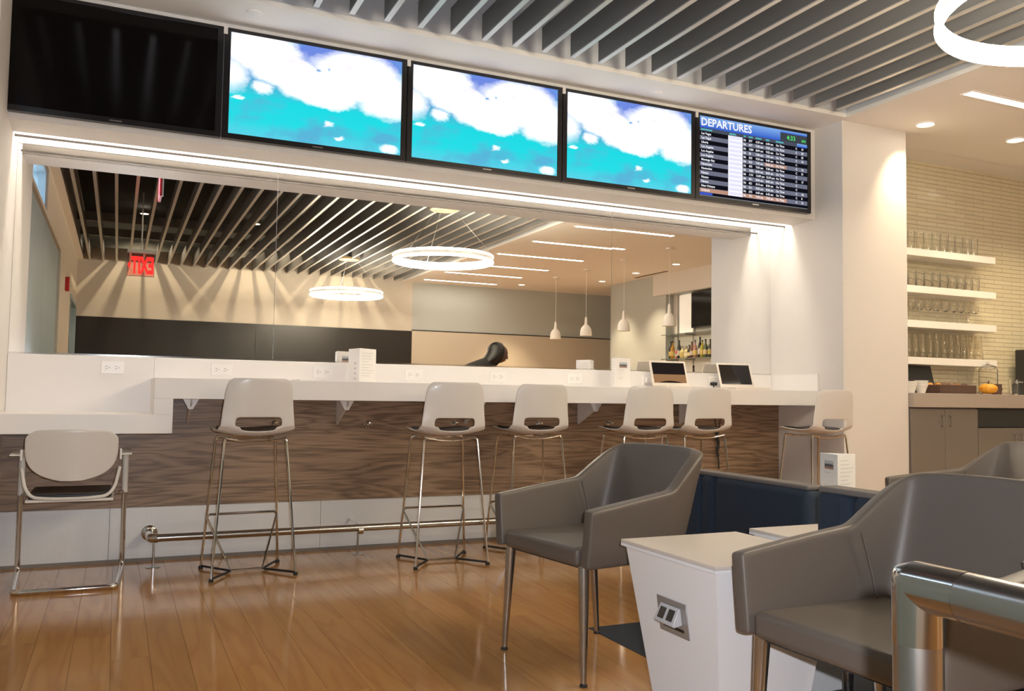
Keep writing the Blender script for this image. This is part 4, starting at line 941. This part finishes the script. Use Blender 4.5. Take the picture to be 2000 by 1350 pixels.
t = thing('fire_strobe', 'small red fire alarm strobe high on the beige left wall', 'alarm', (XW, -1.3, 2.35)); obj('body', MB().box(0, .05, -.05, .05, -.09, .09), M_redpaint, t, bevel=.005); obj('lens', MB().box(.0505, .07, -.025, .025, -.03, .03), M_glass, t)

# ------------------------------------------------------------------ person seen in the mirror
def skin_body(name, pts, edges, rad, mat, parent, root=0, sub=2):
    me = bpy.data.meshes.new(name); me.from_pydata(pts, edges, []); me.update(); me.materials.append(mat)
    o = bpy.data.objects.new(name, me); COL.objects.link(o); o.parent = parent
    sk = o.modifiers.new('skin', 'SKIN'); sk.use_smooth_shade = True
    if not me.skin_vertices: 
        bm = bmesh.new(); bm.from_mesh(me); bm.verts.layers.skin.verify(); bm.to_mesh(me); bm.free()
    for i, r in enumerate(rad):
        sv = me.skin_vertices[0].data[i]; sv.radius = (r, r) if not isinstance(r, tuple) else r; sv.use_root = (i == root)
    ss = o.modifiers.new('sub', 'SUBSURF'); ss.levels = sub; ss.render_levels = sub
    return o
M_cloth = pbr('black_cloth', (.012, .011, .012), .8, var=.1); M_hair = pbr('dark_hair', (.010, .008, .007), .5); M_skin = pbr('brown_skin', (.12, .065, .045), .5)
pe = thing('person', 'person in dark clothing bending forward in profile, seen in the mirror', 'person', (4.05, 1.2, 0))
pts = [(-.28, 0, .93), (-.21, 0, 1.08), (-.10, 0, 1.20), (.05, 0, 1.275), (.20, 0, 1.37), (.27, 0, 1.42), (.355, 0, 1.50), (.37, 0, 1.55),
       (.06, .17, 1.25), (.20, .22, 1.03), (.40, .17, .92), (.47, .15, .90),
       (.06, -.17, 1.25), (.20, -.22, 1.03), (.40, -.17, .92), (.47, -.15, .90),
       (-.28, .09, .87), (-.20, .10, .48), (-.26, .10, .08), (-.11, .11, .04),
       (-.28, -.09, .87), (-.26, -.10, .48), (-.32, -.10, .08), (-.17, -.11, .04)]
ed = [(0, 1), (1, 2), (2, 3), (3, 4), (4, 5), (5, 6), (6, 7), (3, 8), (8, 9), (9, 10), (10, 11), (3, 12), (12, 13), (13, 14), (14, 15), (0, 16), (16, 17), (17, 18), (18, 19), (0, 20), (20, 21), (21, 22), (22, 23)]
rad = [.145, .14, .155, .165, .115, .085, .098, .09, .068, .048, .034, .030, .068, .048, .034, .030, .09, .062, .045, .035, .09, .062, .045, .035]
skin_body('body', pts, ed, rad, M_cloth, pe)
fc = MB(); nu, nv = 24, 16; vsx = []
for j in range(nv+1):
    a = PI*j/nv
    for i in range(nu):
        ph = 2*PI*i/nu; x = .098*math.sin(a)*math.cos(ph); y = .076*math.sin(a)*math.sin(ph); z = .115*math.cos(a)
        if math.cos(ph) > .8 and -.03 < z < .02: x += .016*(1-abs(z+.01)/.03) if abs(y) < .02 else 0
        vsx.append((x, y, z))
fc.add(vsx, [(j*nu+i, j*nu+(i+1) % nu, (j+1)*nu+(i+1) % nu, (j+1)*nu+i) for j in range(nv) for i in range(nu)])
fo_ = obj('face', fc, M_skin, pe, smooth=180); fo_.location = (.385, 0, 1.515); fo_.rotation_euler = (0, math.radians(18), 0)
nose = obj('nose', MB().prism([(.09, .02), (.122, -.028), (.09, -.034)], -.013, .013, 'y'), M_skin, fo_, bevel=.006)
for sy in (-1, 1):
    obj('eye', MB().lathe([(.001, -.012), (.010, -.006), (.012, 0), (.010, .006), (.001, .012)], (.083, sy*.034, .012), 12), M_white, fo_); obj('ear', MB().lathe([(.002, -.03), (.014, -.02), (.018, .005), (.012, .025), (.002, .03)], (-.005, sy*.074, 0), 12), M_skin, fo_)
obj('mouth', MB().box(.085, .093, -.024, .024, -.062, -.056), pbr('lips', (.16, .06, .05), .5), fo_)
hm = MB(); nu, nv = 28, 18; vsx = []
for j in range(nv+1):
    a = PI*j/nv
    for i in range(nu):
        ph = 2*PI*i/nu; x = .125*math.sin(a)*math.cos(ph); y = .118*math.sin(a)*math.sin(ph); z = .122*math.cos(a)
        if z < 0: k_ = -z/.122; x -= .20*k_**1.3; y *= 1+.35*k_; z = z*1.75
        if x > .06: x = .06+(x-.06)*.5
        vsx.append((x, y, z))
hm.add(vsx, [(j*nu+i, j*nu+(i+1) % nu, (j+1)*nu+(i+1) % nu, (j+1)*nu+i) for j in range(nv) for i in range(nu)])
ho_ = obj('hair', hm, M_hair, pe, smooth=180); ho_.location = (.335, 0, 1.548)
for sy in (-1, 1):
    for k in range(5):
        bx_, by_, bz_ = .47, sy*.15, .90; off = (k-2)*.019
        ln = [.05, .075, .082, .076, .058][k] if k else .05
        p0 = (bx_-.01, by_+off*.4, bz_); p1 = (bx_+.035, by_+off, bz_-.004); p2 = (p1[0]+ln*.5, by_+off*1.15, bz_-.018); p3 = (p2[0]+ln*.4, by_+off*1.1, bz_-.045)
        if k == 0: p1 = (bx_+.02, by_-sy*.0-.040, bz_-.006); p2 = (bx_+.05, by_-.052, bz_-.016); p3 = (bx_+.075, by_-.05, bz_-.03)
        skin_body('finger', [p0, p1, p2, p3], [(0, 1), (1, 2), (2, 3)], [.012, .0095, .0085, .007], M_skin, pe, 0, 1)

# lettering becomes plain mesh
dg = bpy.context.evaluated_depsgraph_get()
for o in [o for o in bpy.data.objects if o.type == 'FONT']:
    me = bpy.data.meshes.new_from_object(o.evaluated_get(dg)); n = bpy.data.objects.new('lettering', me); COL.objects.link(n)
    n.parent = o.parent; n.location = o.location; n.rotation_euler = o.rotation_euler; n.scale = o.scale
    bpy.data.objects.remove(o)
